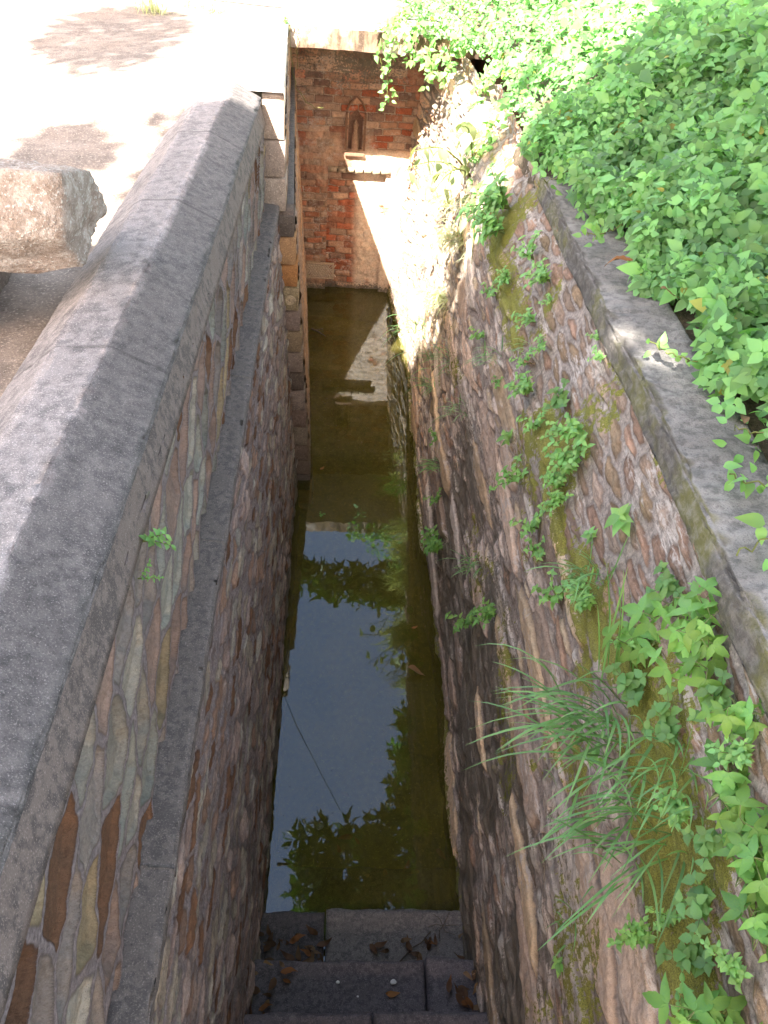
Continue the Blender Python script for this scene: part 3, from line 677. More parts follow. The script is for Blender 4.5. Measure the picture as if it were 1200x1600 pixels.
# ------------------------------------------------------------------ CREEPER over the right bank and the coping edge
def creeper():
    parts = []
    def patch(n, x, y, lift, size, tpl, up=.8, lo=.5, hi=1.45, yl=.16):
        z = gr_z(x, y) + lift
        P = np.stack([x, y, z], -1)
        N = np.stack([rng.normal(-.45, .5, n), rng.normal(-.45, .5, n), np.full(n, up)], -1)
        parts.append(leaves(tpl, P, N, rng.uniform(0, 6.283, n), size, tones(n, lo, hi, yl) * (.75 + .55 * fbm(x * 2.5, y * 2.5, 93))[:, None] * np.where(rng.uniform(0, 1, n) < .012, np.array([[1.9], [.9], [.5]]), np.array([[1.], [1.], [1.]])).T))
    # edge wobble of the mass over the coping
    def edge(y): return np.interp(y, [.2, .9, 1.25, 1.5, 1.86, 2.39, 2.87, 3.6, 4.1, 5, 6, 6.6, 7.5], [1.14, 1.12, 1.07, 1.02, 1.03, 1.05, 1.02, .97, .88, .88, .86, .46, .35])
    # the thick mat: leaves in layers of depth
    for (n, y0, y1, wx, s0, s1, tpl) in ((38000, .9, 4.2, 2.3, .018, .045, T_ovate), (20000, 3.6, 8.2, 2.6, .025, .05, T_small), (11000, .9, 4.4, 2.2, .045, .08, T_trif), (1500, .9, 4.4, 2.2, .05, .075, T_lobed), (2500, 8, 11, 6, .06, .10, T_small), (5000, .9, 8, 6, .06, .1, T_small)):
        y = rng.uniform(y0, y1, n); u = rng.uniform(0, 1, n) ** 1.15
        x = edge(y) + .04 * np.sin(y * 9) + .05 * (fbm(y * 3, y * 0, 5) - .5) + u * wx
        cl = fbm(x * 5, y * 5, 91)                              # clumps
        lift = (rng.uniform(0, 1, n) ** .5) * (.03 + .42 * np.clip(cl - .25, 0, 1) + .12 * np.clip((x - edge(y)) / .5, 0, 1)) + .01
        k = (cl > .28) | (rng.uniform(0, 1, n) > .6)
        x, y, lift = x[k], y[k], lift[k]; m = len(x)
        patch(m, x, y, lift, rng.uniform(s0, s1, m) * (.9 + .85 * np.clip((x - .9) / 1.3, 0, 1)), tpl)
    o = link('creeper', leaf_mesh('creeper', parts, M_vine)); tag(o, 'dense mat of green creeper leaves covering the bank behind the right coping', 'creeper', kind='stuff')
creeper()

def surf_pt(y, d, off=.01):
    x = float(right_x(np.array([y]), np.array([d]))[0]); return Vector((x - off, y, H - d))

# ------------------------------------------------------------------ WEEDS
def weed_meshes(kind, seed, n=18, spread=1.0):
    """a little plant of unit size growing along +z, as (leaf mesh, stem mesh)"""
    g = np.random.default_rng(seed); P = []; N = []; A = []; S = []; st = MB()
    ns = {'sprig': 5, 'clump': 10, 'mint': 4, 'single': 1, 'lobed': 5, 'fern': 2}[kind]
    for s in range(ns):
        az = g.uniform(0, 6.283); lean = g.uniform(.15, 1.0) * spread; L = g.uniform(.6, 1.0)
        t = np.linspace(0, 1, 7)
        path = np.stack([np.cos(az) * lean * t ** 1.3 * L, np.sin(az) * lean * t ** 1.3 * L, t * L * (1.0 - .35 * t * lean)], -1)
        st.tube(path, np.linspace(.022, .008, 7), 4, (1, 1, 1))
        if kind == 'lobed':
            for q in range(3):
                tt = .5 + .25 * q; p = path[0] * 0 + np.array([np.interp(tt, t, path[:, i]) for i in range(3)])
                a2 = g.uniform(0, 6.283); e = p + np.array([math.cos(a2), math.sin(a2), .3]) * .18; st.tube([p, (p + e) / 2 + [0, 0, .03], e], .008, 4)
                P.append(e); N.append((math.cos(a2) * .45 + g.normal(0, .15), math.sin(a2) * .45, 1)); A.append(('d', a2)); S.append(g.uniform(.28, .55))
            continue
        pairs = {'sprig': 4, 'clump': 5, 'mint': 4, 'single': 4, 'fern': 7}[kind]
        for q in range(pairs):
            tt = .3 + .7 * q / (pairs - 1); p = np.array([np.interp(tt, t, path[:, i]) for i in range(3)])
            for sd in (0, 1):
                a2 = az + q * 1.57 + sd * math.pi + g.normal(0, .25)
                P.append(p); up = .9 if tt < .95 else 1.6
                N.append((-math.cos(a2) * .35, -math.sin(a2) * .35, up)); A.append(('d', a2))
                base = {'sprig': .27, 'clump': .25, 'mint': .40, 'single': .55, 'fern': .22}[kind]
                S.append(base * g.uniform(.7, 1.15) * (1.0 - .35 * max(0, tt - .5)))
        P.append(path[-1]); N.append((.1, .1, 1)); A.append(('d', az)); S.append(.2)
    P = np.array(P); N = np.array(N, float); S = np.array(S)
    N /= np.linalg.norm(N, axis=1)[:, None]
    # leaf angle so that its axis points outwards
    M0 = frames(N, np.zeros(len(P))); a2 = np.array([a[1] for a in A]); D_ = np.stack([np.cos(a2), np.sin(a2), 0 * a2 + .1], -1)
    ang = np.arctan2((D_ * M0[:, :, 1]).sum(1), (D_ * M0[:, :, 0]).sum(1))
    tpl = {'sprig': T_ovate, 'clump': T_ovate, 'mint': T_mint, 'single': T_ovate, 'lobed': T_lobed, 'fern': T_small}[kind]; lohi = (.8, 1.4)
    mat = {'mint': M_mint, 'lobed': M_lobed}.get(kind, M_weed)
    lm = leaf_mesh('leaves', [leaves(tpl, P, N, ang, S, tones(len(P), *lohi, .3, g))], mat)
    return lm, st.mesh('stem', M_stem)
strand_later = []
WM = {k: [weed_meshes(k, 100 + i * 7 + len(k), spread=(.9 if k != 'lobed' else .8)) for i in range(3)] for k in ('sprig', 'clump', 'mint', 'single', 'lobed', 'fern')}
def quat_dir(v, spin):
    q = Vector(v).to_track_quat('Z', 'Y'); return q @ Matrix.Rotation(spin, 3, 'Z').to_quaternion()
NAMES = {'sprig': ('wall_weed', 'weed'), 'clump': ('wall_weed', 'weed'), 'mint': ('mint_plant', 'plant'), 'single': ('broadleaf_seedling', 'seedling'), 'lobed': ('lobed_leaf_plant', 'plant'), 'fern': ('wall_fern', 'fern')}
def weed(kind, loc, size, label, grow=(-.55, -.1, .75), group='weeds rooted in the right wall', var=None, seed=0):
    g = random.Random(int(abs(loc[1] * 977 + loc[2] * 7919)) + seed)
    lm, sm = WM[kind][g.randrange(3) if var is None else var]
    nm, ct = NAMES[kind]
    e = empty(nm, loc); e.rotation_mode = 'QUATERNION'; e.rotation_quaternion = quat_dir(grow, g.uniform(0, 6.28)); e.scale = (size,) * 3
    tag(e, label, ct, group); link('leaves', lm, e); link('stem', sm, e); return e
WEEDS = [
    ('clump', (0.816, 4.001, 2.336), 0.199, 'dense ovate leaved weed cascading inside the far end of the dark coping'),
    ('clump', (0.772, 3.806, 2.299), 0.147, 'leafy lower end of the cascading weed, hanging just above the bare brown stones'),
    ('sprig', (0.827, 3.378, 2.383), 0.092, 'small pale weed on the wall below the middle of the vine covered bank'),
    ('clump', (0.844, 3.108, 2.424), 0.094, 'bushy weed tucked under the inner edge of the dark coping at its far half'),
    ('sprig', (0.791, 2.986, 2.309), 0.075, 'pale green weed with loose stems between two patches of brown moss stained stones'),
    ('sprig', (0.794, 2.785, 2.315), 0.059, 'small weed just below the pale loose stemmed one on the brown stones'),
    ('sprig', (0.834, 2.973, 2.409), 0.040, 'tiny two leaved sprout under the bushy weed beside the coping'),
    ('clump', (0.749, 2.659, 2.203), 0.086, 'weed growing at the top of the yellow moss strip on the right wall'),
    ('mint', (0.794, 2.394, 2.333), 0.084, 'blue green bushy plant right of the moss strip'),
    ('sprig', (0.745, 2.447, 2.197), 0.073, 'trailing weed below the top of the moss strip'),
    ('clump', (0.801, 2.153, 2.381), 0.094, 'largest bright leafy weed in the middle of the right wall'),
    ('clump', (0.776, 2.079, 2.307), 0.100, 'bright leafy weed hanging directly below the largest one of the right wall'),
    ('clump', (0.742, 2.011, 2.225), 0.060, 'low end of the bright hanging weed column over mossy stones'),
    ('single', (0.725, 2.727, 1.908), 0.076, 'four leaved seedling on the bare grey slab left of the moss strip'),
    ('sprig', (0.725, 2.495, 1.900), 0.091, 'spreading weed on the pale slab left of the moss strip'),
    ('sprig', (0.727, 2.138, 1.991), 0.082, 'weed at the top end of the long tan stone'),
    ('sprig', (0.725, 2.040, 1.962), 0.067, 'thin weed beside the long tan stone, under the spreading one'),
    ('single', (0.806, 1.661, 2.470), 0.101, 'broad leaved seedling alone on the brown stones below the coping'),
    ('single', (0.770, 1.758, 2.314), 0.051, 'small seedling left below the lone broad leaved one'),
    ('sprig', (0.664, 4.198, 0.779), 0.073, 'tiny weed at the waterline in the middle of the right wall'),
    ('sprig', (0.665, 3.828, 0.602), 0.080, 'small yellow green weed rooted near the waterline beside thin grass'),
    ('clump', (0.672, 3.514, 0.505), 0.133, 'yellow green weed column just above the water near the white stone'),
    ('sprig', (0.697, 2.606, 0.928), 0.107, 'fine leaved weed low on the dark damp stones'),
    ('clump', (0.707, 2.329, 1.316), 0.082, 'bright round leaved weed low on the dark damp stones'),
    ('sprig', (0.725, 3.111, 1.923), 0.045, 'lone sprout on the grey slab high over the waterline'),
    ('sprig', (0.727, 1.763, 2.031), 0.086, 'loose weed on moss left of the curved grass blades'),
    ('clump', (0.743, 1.563, 2.248), 0.072, 'leafy weed among curved grass blades'),
    ('mint', (0.733, 1.671, 2.208), 0.053, 'small grey green plant above the leafy weed among grass blades'),
    ('single', (0.703, 0.903, 1.470), 0.058, 'lone round leaved seedling near the bottom of the damp right wall'),
    ('clump', (0.716, 0.721, 2.125), 0.063, 'weed with round leaves at the foot of the lower grass tuft'),
    ('mint', (0.770, 1.220, 2.314), 0.081, 'toothed leaf plant half hidden in the upper grass tuft'),
    ('single', (0.726, 1.193, 2.068), 0.061, 'seedling poking through the middle of the big grass tuft'),
    ('mint', (0.775, 0.712, 2.341), 0.078, 'dark toothed leaf plant right of the lower grass tuft'),
    ('mint', (0.786, 1.053, 2.415), 0.078, 'toothed leaf plant under the big lobed leaves'),
    ('mint', (0.810, 0.991, 2.586), 0.080, 'grey green mint like plant beside the big lobed leaves'),
    ('clump', (0.810, 0.866, 2.612), 0.060, 'round leaved weed at the right picture edge between two lobed plants'),
    ('mint', (0.766, 0.630, 2.260), 0.074, 'toothed dark plant on the mossy foot of the right wall'),
    ('lobed', (0.807, 1.290, 2.527), 0.133, 'pale lobed leaf plant topping the green growth under the near coping'),
    ('lobed', (0.775, 1.332, 2.349), 0.114, 'lobed leaf plant leaning left over the curved grass'),
    ('lobed', (0.810, 1.102, 2.570), 0.122, 'lobed leaf plant beside the pink edged coping stone'),
    ('mint', (0.815, 1.349, 2.556), 0.074, 'toothed leaf sprig crowning the green growth under the near coping'),
    ('lobed', (0.793, 0.870, 2.482), 0.130, 'large three lobed leaves right of the big grass tuft'),
    ('lobed', (0.798, 0.759, 2.540), 0.106, 'light green lobed plant on the right picture edge below the large one'),
    ('lobed', (0.789, 0.710, 2.469), 0.100, 'lobed leaf plant right of the dark toothed one'),
    ('lobed', (0.786, 0.611, 2.450), 0.103, 'lobed leaf plant in the lower right of the wall'),
    ('lobed', (0.769, 0.519, 2.295), 0.119, 'lowest lobed leaf plant in the bottom right corner'),
    ('clump', (0.777, 0.572, 2.371), 0.058, 'small leaved weed between the two lowest lobed plants'),
    ('sprig', (0.861, 2.329, 2.558), 0.043, 'thin trailing weed hanging down from the coping edge'),
    ('sprig', (0.868, 2.444, 2.562), 0.036, 'topmost sprout of the thin trail under the coping edge'),
    ('clump', (0.751, 3.417, 2.257), 0.069, 'sparse weed on the sun edge of the far wall'),
    ('sprig', (0.718, 3.597, 1.863), 0.068, 'fine weed growing on the grey rock near the sunlit grass'),
    ('lobed', (0.824, 1.176, 2.640), 0.106, 'lobed leaf plant just under the lower edge of the near coping'),
    ('lobed', (0.817, 0.955, 2.643), 0.097, 'lobed leaf plant at the right picture edge above the round leaved weed'),
    ('clump', (0.778, 0.883, 2.360), 0.066, 'small leaved weed left of the light green lobed plant'),
    ('mint', (0.784, 0.790, 2.415), 0.070, 'toothed leaf plant between the light green lobed plant and the fine grass'),
    ('clump', (0.744, 0.540, 2.207), 0.068, 'bushy weed left of the lowest lobed plant'),
    ('sprig', (0.775, 1.332, 2.349), 0.059, 'thin leafy sprig under the leaning lobed plant'),
    ('sprig', (0.746, 0.733, 2.213), 0.049, 'sprig on the green moss right of the round leaved weed'),
    ('clump', (0.751, 2.081, 2.237), 0.076, 'pale weed left of the bright hanging column'),
    ('sprig', (0.753, 2.825, 2.216), 0.061, 'small weed above the top of the moss strip'),
    ('sprig', (0.728, 3.584, 2.088), 0.073, 'fine weed between the sunlit dry grass and the moss'),
]
for i, (kd, p, size, lab) in enumerate(WEEDS): weed(kd, p, size * (1.3 if kd in ('clump', 'sprig') else 1.1), lab, seed=i, grow=(-.75, -.1, .65) if kd != 'lobed' else (-.45, -.35, .8))
weed('fern', (-.402, 1.33, 2.67), .10, 'small feathery green fern rooted under the left coping', grow=(.6, -.1, .7), group='ferns on the left wall', var=1)
weed('fern', (-.400, 1.27, 2.62), .055, 'tiny lower fern frond rooted under the left coping', grow=(.7, -.2, .3), group='ferns on the left wall', var=2)
weed('sprig', (-.41, 6.62, 2.43), .09, 'little weed sprouting on the slab corner at the wall edge', grow=(.2, -.2, .9), group='weeds on the slab edge')
weed('sprig', (-.05, 4.3, .0), .04, 'pale leaf sprig floating low in the green water', grow=(.2, 0, .8), group='weeds in the water')

# sapling with heart-shaped leaves leaning out over the water
sp_ = empty('fig_sapling', (.80, 5.15, 2.02)); tag(sp_, 'fig sapling with heart shaped leaves reaching out from the sunlit bank over the water', 'sapling')
g2 = np.random.default_rng(4); mb = MB(); LPn = []; LN = []; LA = []; LS = []
for (tx, ty, tz, nl) in ((-.42, -.35, .26, 9), (-.30, -.55, .12, 8), (-.15, -.35, .42, 8), (-.48, -.15, .05, 7), (.05, -.75, -.02, 8), (-.1, -1.0, -.05, 6)):
    t = np.linspace(0, 1, 8); path = np.stack([tx * t, ty * t, tz * t + .10 * np.sin(t * 3.14)], -1); mb.tube(path, np.linspace(.007, .002, 8), 5, (.9, .8, .6))
    for q in range(nl):
        tt = .35 + .65 * q / nl; p = np.array([np.interp(tt, t, path[:, i]) for i in range(3)]); a = g2.uniform(0, 6.28)
        e = p + np.array([math.cos(a), math.sin(a), .1]) * .05; mb.tube([p, (p + e) / 2 + [0, 0, .01], e], .0012, 4)
        LPn.append(e); LN.append((math.cos(a) * .9, math.sin(a) * .9, .7)); LA.append(a); LS.append(g2.uniform(.05, .095))
mb.build('stem', M_stem, sp_)
LPn = np.array(LPn); LN = np.array(LN); LN /= np.linalg.norm(LN, axis=1)[:, None]; M0 = frames(LN, np.zeros(len(LN))); Dd = np.stack([np.cos(LA), np.sin(LA), -.6 + 0 * np.array(LA)], -1)
link('leaves', leaf_mesh('leaves', [leaves(T_peepal, LPn, LN, np.arctan2((Dd * M0[:, :, 1]).sum(1), (Dd * M0[:, :, 0]).sum(1)), np.array(LS), tones(len(LS), .7, 1.2, .3, g2))], M_peepal), sp_)

# strands hanging from the slab, and creeper spilling down the far bank
def strand(name, label, pts, n, size, seed, mat=M_vine, drop=True):
    g = np.random.default_rng(seed); e = empty(name, pts[0]); tag(e, label, 'vine', 'vines hanging from the slab'); b = np.array(pts[0]); pts = np.array(pts, float) - b
    t = np.linspace(0, 1, len(pts)); tt = np.linspace(0, 1, 24); path = np.stack([np.interp(tt, t, pts[:, i]) for i in range(3)], -1) + g.normal(0, .004, (24, 3))
    mb = MB(); mb.tube(path, .0022, 4, (.9, .8, .6)); mb.build('stem', M_stem, e)
    if n:
        u = g.uniform(.05, 1, n); P = np.stack([np.interp(u, tt, path[:, i]) for i in range(3)], -1) + g.normal(0, .022, (n, 3))
        link('leaves', leaf_mesh('leaves', [leaves(T_ovate, P, g.normal(0, .5, (n, 3)) + [-.2, -.7, .5], g.uniform(0, 6.28, n), g.uniform(size * .7, size * 1.2, n), tones(n, .8, 1.3, .3, g))], mat), e)
strand('hanging_vine', 'leafy vine strand hanging lowest in front of the dark chamber', [(.42, 6.66, 2.47), (.34, 6.60, 2.40), (.30, 6.58, 2.25), (.32, 6.58, 2.08), (.30, 6.58, 1.93)], 42, .05, 1)
strand('hanging_vine', 'leafy vine strand hanging left of the lowest one over the slab edge', [(.36, 6.7, 2.47), (.27, 6.62, 2.42), (.24, 6.6, 2.30), (.28, 6.6, 2.20)], 34, .05, 2)
strand('hanging_vine', 'thick bunch of vine leaves on the slab corner beside the bank', [(.60, 6.8, 2.50), (.50, 6.64, 2.47), (.44, 6.58, 2.36), (.50, 6.58, 2.24)], 70, .055, 3)
strand('hanging_vine', 'vine curtain over the slab edge right of the thick bunch', [(.74, 6.75, 2.50), (.62, 6.62, 2.46), (.58, 6.56, 2.34), (.62, 6.56, 2.20)], 80, .05, 11)
strand('hanging_vine', 'vine curtain at the junction of slab and bank', [(.90, 6.7, 2.50), (.78, 6.5, 2.46), (.72, 6.4, 2.34), (.70, 6.35, 2.20)], 90, .05, 12)
strand('hanging_vine', 'pale vine trailing over the top of the slab', [(.62, 7.4, 2.50), (.45, 7.1, 2.48), (.34, 6.85, 2.47), (.26, 6.66, 2.45)], 70, .055, 13)
strand('hanging_vine', 'vine cascading down the upper part of the sunlit bank', [(1.0, 5.9, 2.52), (.88, 5.75, 2.42), (.82, 5.7, 2.25), (.80, 5.7, 2.05)], 100, .05, 14)
strand('hanging_vine', 'vine cascading beside the fig sapling', [(1.0, 5.2, 2.55), (.88, 5.05, 2.45), (.80, 5.0, 2.28), (.78, 4.95, 2.1)], 90, .045, 15)
strand('hanging_vine', 'short vine curling from the bank towards the dark chamber opening', [(.88, 6.5, 2.42), (.74, 6.45, 2.38), (.64, 6.45, 2.30), (.58, 6.4, 2.20)], 40, .05, 6)
strand('bare_tendril', 'curved yellow tendril hanging from the slab left corner', [(-.38, 6.62, 2.43), (-.365, 6.55, 2.22), (-.33, 6.55, 2.06), (-.26, 6.55, 1.97), (-.19, 6.55, 1.93), (-.13, 6.55, 1.935)], 0, .05, 4)
strand('bare_tendril', 'thin straight brown root hanging down from the slab edge', [(-.33, 6.66, 2.44), (-.325, 6.66, 2.3), (-.33, 6.66, 2.14)], 0, .05, 5)


for i, (lab, pts, n) in enumerate([
    ('vine runner with small pale leaves reaching onto the right coping from the lower vines', [(1.10, 1.30, 2.90), (1.0, 1.38, 2.86), (.93, 1.43, 2.82), (.90, 1.47, 2.81)], 26),
    ('vine shoot lying across the middle of the right coping', [(1.05, 1.95, 2.82), (.98, 1.97, 2.79), (.92, 2.02, 2.78), (.88, 2.08, 2.78)], 14),
    ('broad leaved vine tip hooked over the near end of the right coping', [(1.12, 1.12, 2.93), (1.0, 1.18, 2.88), (.90, 1.24, 2.84), (.84, 1.22, 2.80)], 12),
    ('short vine shoot on the right coping beside the brown curled leaf', [(1.10, 1.60, 2.86), (1.02, 1.60, 2.83), (.97, 1.64, 2.81)], 14),
    ('vine shoot spilling onto the far half of the right coping', [(1.02, 2.95, 2.74), (.94, 2.90, 2.72), (.88, 2.92, 2.71)], 18),
    ('vine shoot at the broken far end of the right coping', [(1.0, 3.65, 2.68), (.90, 3.55, 2.67), (.84, 3.50, 2.66)], 22)]):
    strand_later.append((lab, pts, n, i))
for lab, pts, n, i in strand_later:
    o_ = strand('vine_runner', lab, pts, n, .036 if i != 2 else .05, 60 + i); 
for o_ in col.objects:
    if o_.name.startswith('vine_runner'): o_['group'] = 'vine runners on the right coping'
# ------------------------------------------------------------------ GRASS
def grass_mesh(name, n, L, wid, seed, spread=1.0, dirb=(0, 0, 0), mat=None, base=.03, droop=.7, lo=.7, hi=1.25):
    g = np.random.default_rng(seed); k = 7
    az = g.uniform(0, 6.283, n); ll = L * g.uniform(.45, 1.0, n); sp = spread * g.uniform(.2, 1.0, n)
    dx = np.cos(az) * sp + dirb[0]; dy = np.sin(az) * sp + dirb[1]; dz = np.full(n, 1.0) + dirb[2]
    Dn = np.stack([dx, dy, dz], -1); Dn /= np.linalg.norm(Dn, axis=1)[:, None]
    t = np.linspace(0, 1, k)
    b = g.normal(0, base, (n, 3)) * [1, 1, .2]
    C = b[:, None, :] + Dn[:, None, :] * (ll[:, None] * t)[:, :, None]
    C[:, :, 2] -= droop * ll[:, None] * t ** 2.2 * g.uniform(.3, 1.0, n)[:, None]
    side = np.cross(Dn, [0, 0, 1.0]); side /= np.linalg.norm(side, axis=1)[:, None] + 1e-9
    w_ = wid * g.uniform(.6, 1.2, n)[:, None] * np.sin(np.pi * np.clip(t * .9 + .12, 0, 1))[None, :] ** .7; w_[:, -1] = 0.0002
    A = C + side[:, None, :] * w_[:, :, None]; B = C - side[:, None, :] * w_[:, :, None]; B[:, :, 2] += .3 * w_
    V = np.stack([A, B], 2).reshape(-1, 3)
    f = np.array([[2 * i, 2 * i + 1, 2 * i + 3, 2 * i + 2] for i in range(k - 1)])
    F = (f[None] + (np.arange(n) * 2 * k)[:, None, None]).reshape(-1, 4)
    return npmesh(name, V, F, mat or M_grass, colors={'tone': np.repeat(tones(n, lo, hi, .22, g), 2 * k, 0)})
def tuft(loc, L, n, label, dirb=(-.9, -.5, .1), wid=.004, spread=1.0, seed=0, mat=None, base=.03, name='grass_tuft', group='grass tufts on the right wall', droop=.7):
    o = link(name, grass_mesh(name, n, L, wid, seed, spread, dirb, mat, base, droop)); o.location = loc; return tag(o, label, 'grass', group)
tuft((.70, 1.22, 2.23), .36, 55, 'biggest tuft of long green blades arching over the middle of the near right wall', seed=1, base=.06, wid=.0033)
tuft((.725, .94, 2.23), .32, 75, 'lower tuft of fine green blades close above the damp stones', seed=2, base=.07, wid=.0028)
tuft((.695, 1.15, 2.20), .42, 30, 'long blades sweeping left over the damp dark stones', (-1.3, .1, .2), seed=3, base=.05, wid=.0032)
tuft((.765, .97, 2.38), .26, 40, 'fine tuft between the big tuft and the lobed plants', (-.5, -.7, .3), seed=4, base=.05, wid=.0026)
tuft((.74, 1.62, 2.29), .26, 26, 'sparse curved blades above the big tuft', (-.8, -.3, .3), seed=5, wid=.003)
tuft((.745, 1.3, 2.26), .42, 10, 'few tall upright blades over the brown stones', (-.2, .4, 1.2), seed=6, wid=.003, spread=.3, droop=.3)
tuft((.675, 2.73, 1.20), .18, 30, 'small tuft just above the water beside the yellow green weed', seed=7, wid=.0028)
tuft((.66, 3.95, .76), .25, 26, 'tuft spreading long blades over the waterline', (-1.4, -.4, .2), seed=8, wid=.0035)
tuft((.68, 5.6, .72), .36, 70, 'tuft hanging at the foot of the sunlit bank', (-1.0, -.5, .2), seed=9, wid=.0035, base=.08)
tuft((.675, .95, 1.65), .11, 8, 'lone little tuft near the foot of the near wall', seed=10, wid=.0022)
tuft((.68, 3.13, 2.03), .24, 24, 'wispy tuft on the grey rock above the middle of the wall', seed=11, wid=.0025)
tuft((.68, 4.40, 1.22), .28, 60, 'thin tuft in the half shade below the straw', (-1, -.4, .1), seed=12, wid=.003, base=.07)
tuft((.675, 3.67, 1.38), .20, 30, 'wispy tuft below the sun boundary', seed=13, wid=.0026)
tuft((.75, 2.86, 2.27), .12, 16, 'tiny tuft near the top of the moss strip', seed=14, wid=.002)
tuft((.67, 4.75, .80), .24, 34, 'small tuft over the lit end of the waterline', seed=15, wid=.003)
for i, (x, y, z, L, n) in enumerate([(.78, 5.7, 1.65, .30, 200), (.74, 4.8, 1.80, .30, 220), (.68, 6.2, .95, .14, 60), (.79, 4.55, 2.10, .24, 130), (.76, 6.6, 1.5, .14, 60), (.87, 5.3, 2.20, .28, 160), (.90, 6.2, 2.1, .20, 110), (.71, 5.0, 1.30, .28, 170), (.69, 5.4, 1.10, .24, 120)]):
    tuft((x, y, z), L, n, ['thick straw tuft in the middle of the sunlit bank', 'straw tuft on the near side of the sunlit bank', 'straw tuft low over the water near the end wall', 'straw tuft at the top near the sun boundary', 'straw tuft deep in the sunlit bank by the end wall', 'straw tuft high on the bank under the vines', 'straw tuft behind the fig sapling', 'low straw tuft where the rubble meets the shade', 'low straw tuft just above the lit waterline'][i],
         (-.9, -.3, -.1), seed=40 + i, mat=M_straw, base=.06, wid=.0032, name='straw_tuft', group='dry straw tufts on the sunlit bank', droop=.9)

# ------------------------------------------------------------------ BOULDERS
def rock(name, label, c, dims, mat, seed, planes=9, sub=5, rz=0.0, rough=.03):
    import bmesh
    from mathutils import noise as mn
    g = random.Random(seed); bm = bmesh.new(); bmesh.ops.create_cube(bm, size=2.0)
    bmesh.ops.subdivide_edges(bm, edges=bm.edges[:], cuts=22, use_grid_fill=True)
    pls = [(Vector((g.uniform(-1, 1), g.uniform(-1, 1), g.uniform(-1, 1))).normalized(), g.uniform(.98, 1.2)) for _ in range(planes)]
    for v in bm.verts:
        p = v.co.copy()
        for n, dd in pls:
            k = p.dot(n) - dd
            if k > 0: p -= n * k
        q = Vector((p.x * dims[0] / 2, p.y * dims[1] / 2, p.z * dims[2] / 2))
        q += p.normalized() * (rough * (mn.fractal(q * 4 + Vector((seed, 0, 0)), 1, 2, 5)) + rough * .35 * mn.noise(q * 26))
        v.co = q
    me = bpy.data.meshes.new(name); bm.to_mesh(me); bm.free(); me.materials.append(mat)
    me.polygons.foreach_set('use_smooth', [True] * len(me.polygons))
    at = me.attributes.new('tone', 'FLOAT_COLOR', 'POINT'); at.data.foreach_set('color', [1.0] * (4 * len(me.vertices)))
    o = link(name, me); o.location = c; o.rotation_euler = (0, 0, rz); return tag(o, label, 'rock')
rock('boulder', 'large rough pinkish granite block lying at the left beside the coping', (-1.47, 2.41, 2.92), (1.58, .47, .26), M_boulder, 12, 14, rz=-.08, rough=.032).rotation_euler[0] = -.30
rock('stone', 'brown stone propping up the granite block at the left', (-1.36, 2.42, 2.66), (.62, .5, .34), M_darkrock, 8, 6, rough=.03)

# ------------------------------------------------------------------ FALLEN LEAVES, PEBBLES, TWIGS
def dry_mesh(seed, curl):
    V, F = leaf_tpl(.22, 8, fold=.35, curl=curl); g = np.random.default_rng(seed)
    V = V.copy(); V[:, 2] += .10 * np.sin(V[:, 0] * 5 + seed) + .02 * g.normal(0, 1, len(V)); V[:, 1] += .05 * np.sin(V[:, 0] * 3 + seed); V[:, 2] -= V[:, 2].min()
    return V, F
DRY = []
for i in range(6):
    V, F = dry_mesh(i, [.1, .3, -.3, .2, .5, 0][i])
    cc = [(1, 1, 1), (1.5, 1.4, 1.2), (.7, .6, .6), (1.8, 1.3, .8), (1.2, .8, .5), (.5, .45, .45)][i]
    DRY.append(npmesh('fallen_leaf', V, F, M_dry, colors={'tone': np.tile(cc, (len(V), 1))}))
LC = ['reddish brown flat', 'pale straw coloured', 'dark brown upturned', 'golden', 'orange rolled', 'blackened']
def dry(loc, size, rz, kind, label, group, tilt=(0, 0)):
    o = link('fallen_leaf', DRY[kind]); o.location = loc; o.scale = (size,) * 3; o.rotation_euler = (tilt[0], tilt[1], rz); return tag(o, label, 'leaf', group)
dry((.302, 1.247, .212), .062, .1, 3, 'single tan leaf lying alone on the middle of the lowest visible dry step', 'leaves on the steps')
for i in range(26):
    g = random.Random(i)
    if i < 11: p = (g.uniform(-.23, -.10), g.uniform(1.15, 1.35), .21)
    elif i < 18: p = (g.uniform(.54, .70), g.uniform(1.15, 1.28), .22)
    else: p = (g.uniform(.58, .70), g.uniform(1.15, 1.33), .225)
    kk = g.choice([0, 1, 2, 4, 5, 2])
    dry((p[0], p[1], p[2] + .012 * (i % 3)), g.uniform(.04, .085), g.uniform(0, 6.28), kk, f'{LC[kk]} leaf in {"left" if i < 11 else "right"} corner litter of the dry step', 'litter in the left corner of the dry step' if i < 11 else 'litter in the right corner of the dry step', (g.uniform(-.4, .4), g.uniform(-.4, .4)))
for i in range(44):
    g = random.Random(100 + i); left = i < 26
    p = (g.uniform(-.22, .03), g.uniform(1.41, 1.56), .04) if left else (g.uniform(.25, .69), g.uniform(1.41, 1.54), .05)
    kk = g.choice([0, 2, 4, 5, 2, 5, 0])
    dry((p[0], p[1], p[2] + .008 * (i % 3)), g.uniform(.035, .08), g.uniform(0, 6.28), kk, f'{LC[kk]} leaf in the heap left on the wet step' if left else f'{LC[kk]} leaf on the right half of the wet step', 'leaf heap on the wet step' if left else 'leaves on the right half of the wet step', (g.uniform(-.5, .5), g.uniform(-.5, .5)))
dry((.528, 3.338, .004), .045, .5, 3, 'yellow leaf floating alone in the open water', 'leaves on the water')
dry((.486, 3.01, .004), .105, -.15, 1, 'larger dull leaf floating just below the yellow one', 'leaves on the water')
dry((-.067, 4.795, .004), .05, .9, 3, 'orange leaf bit floating by the corner pier', 'leaves on the water')
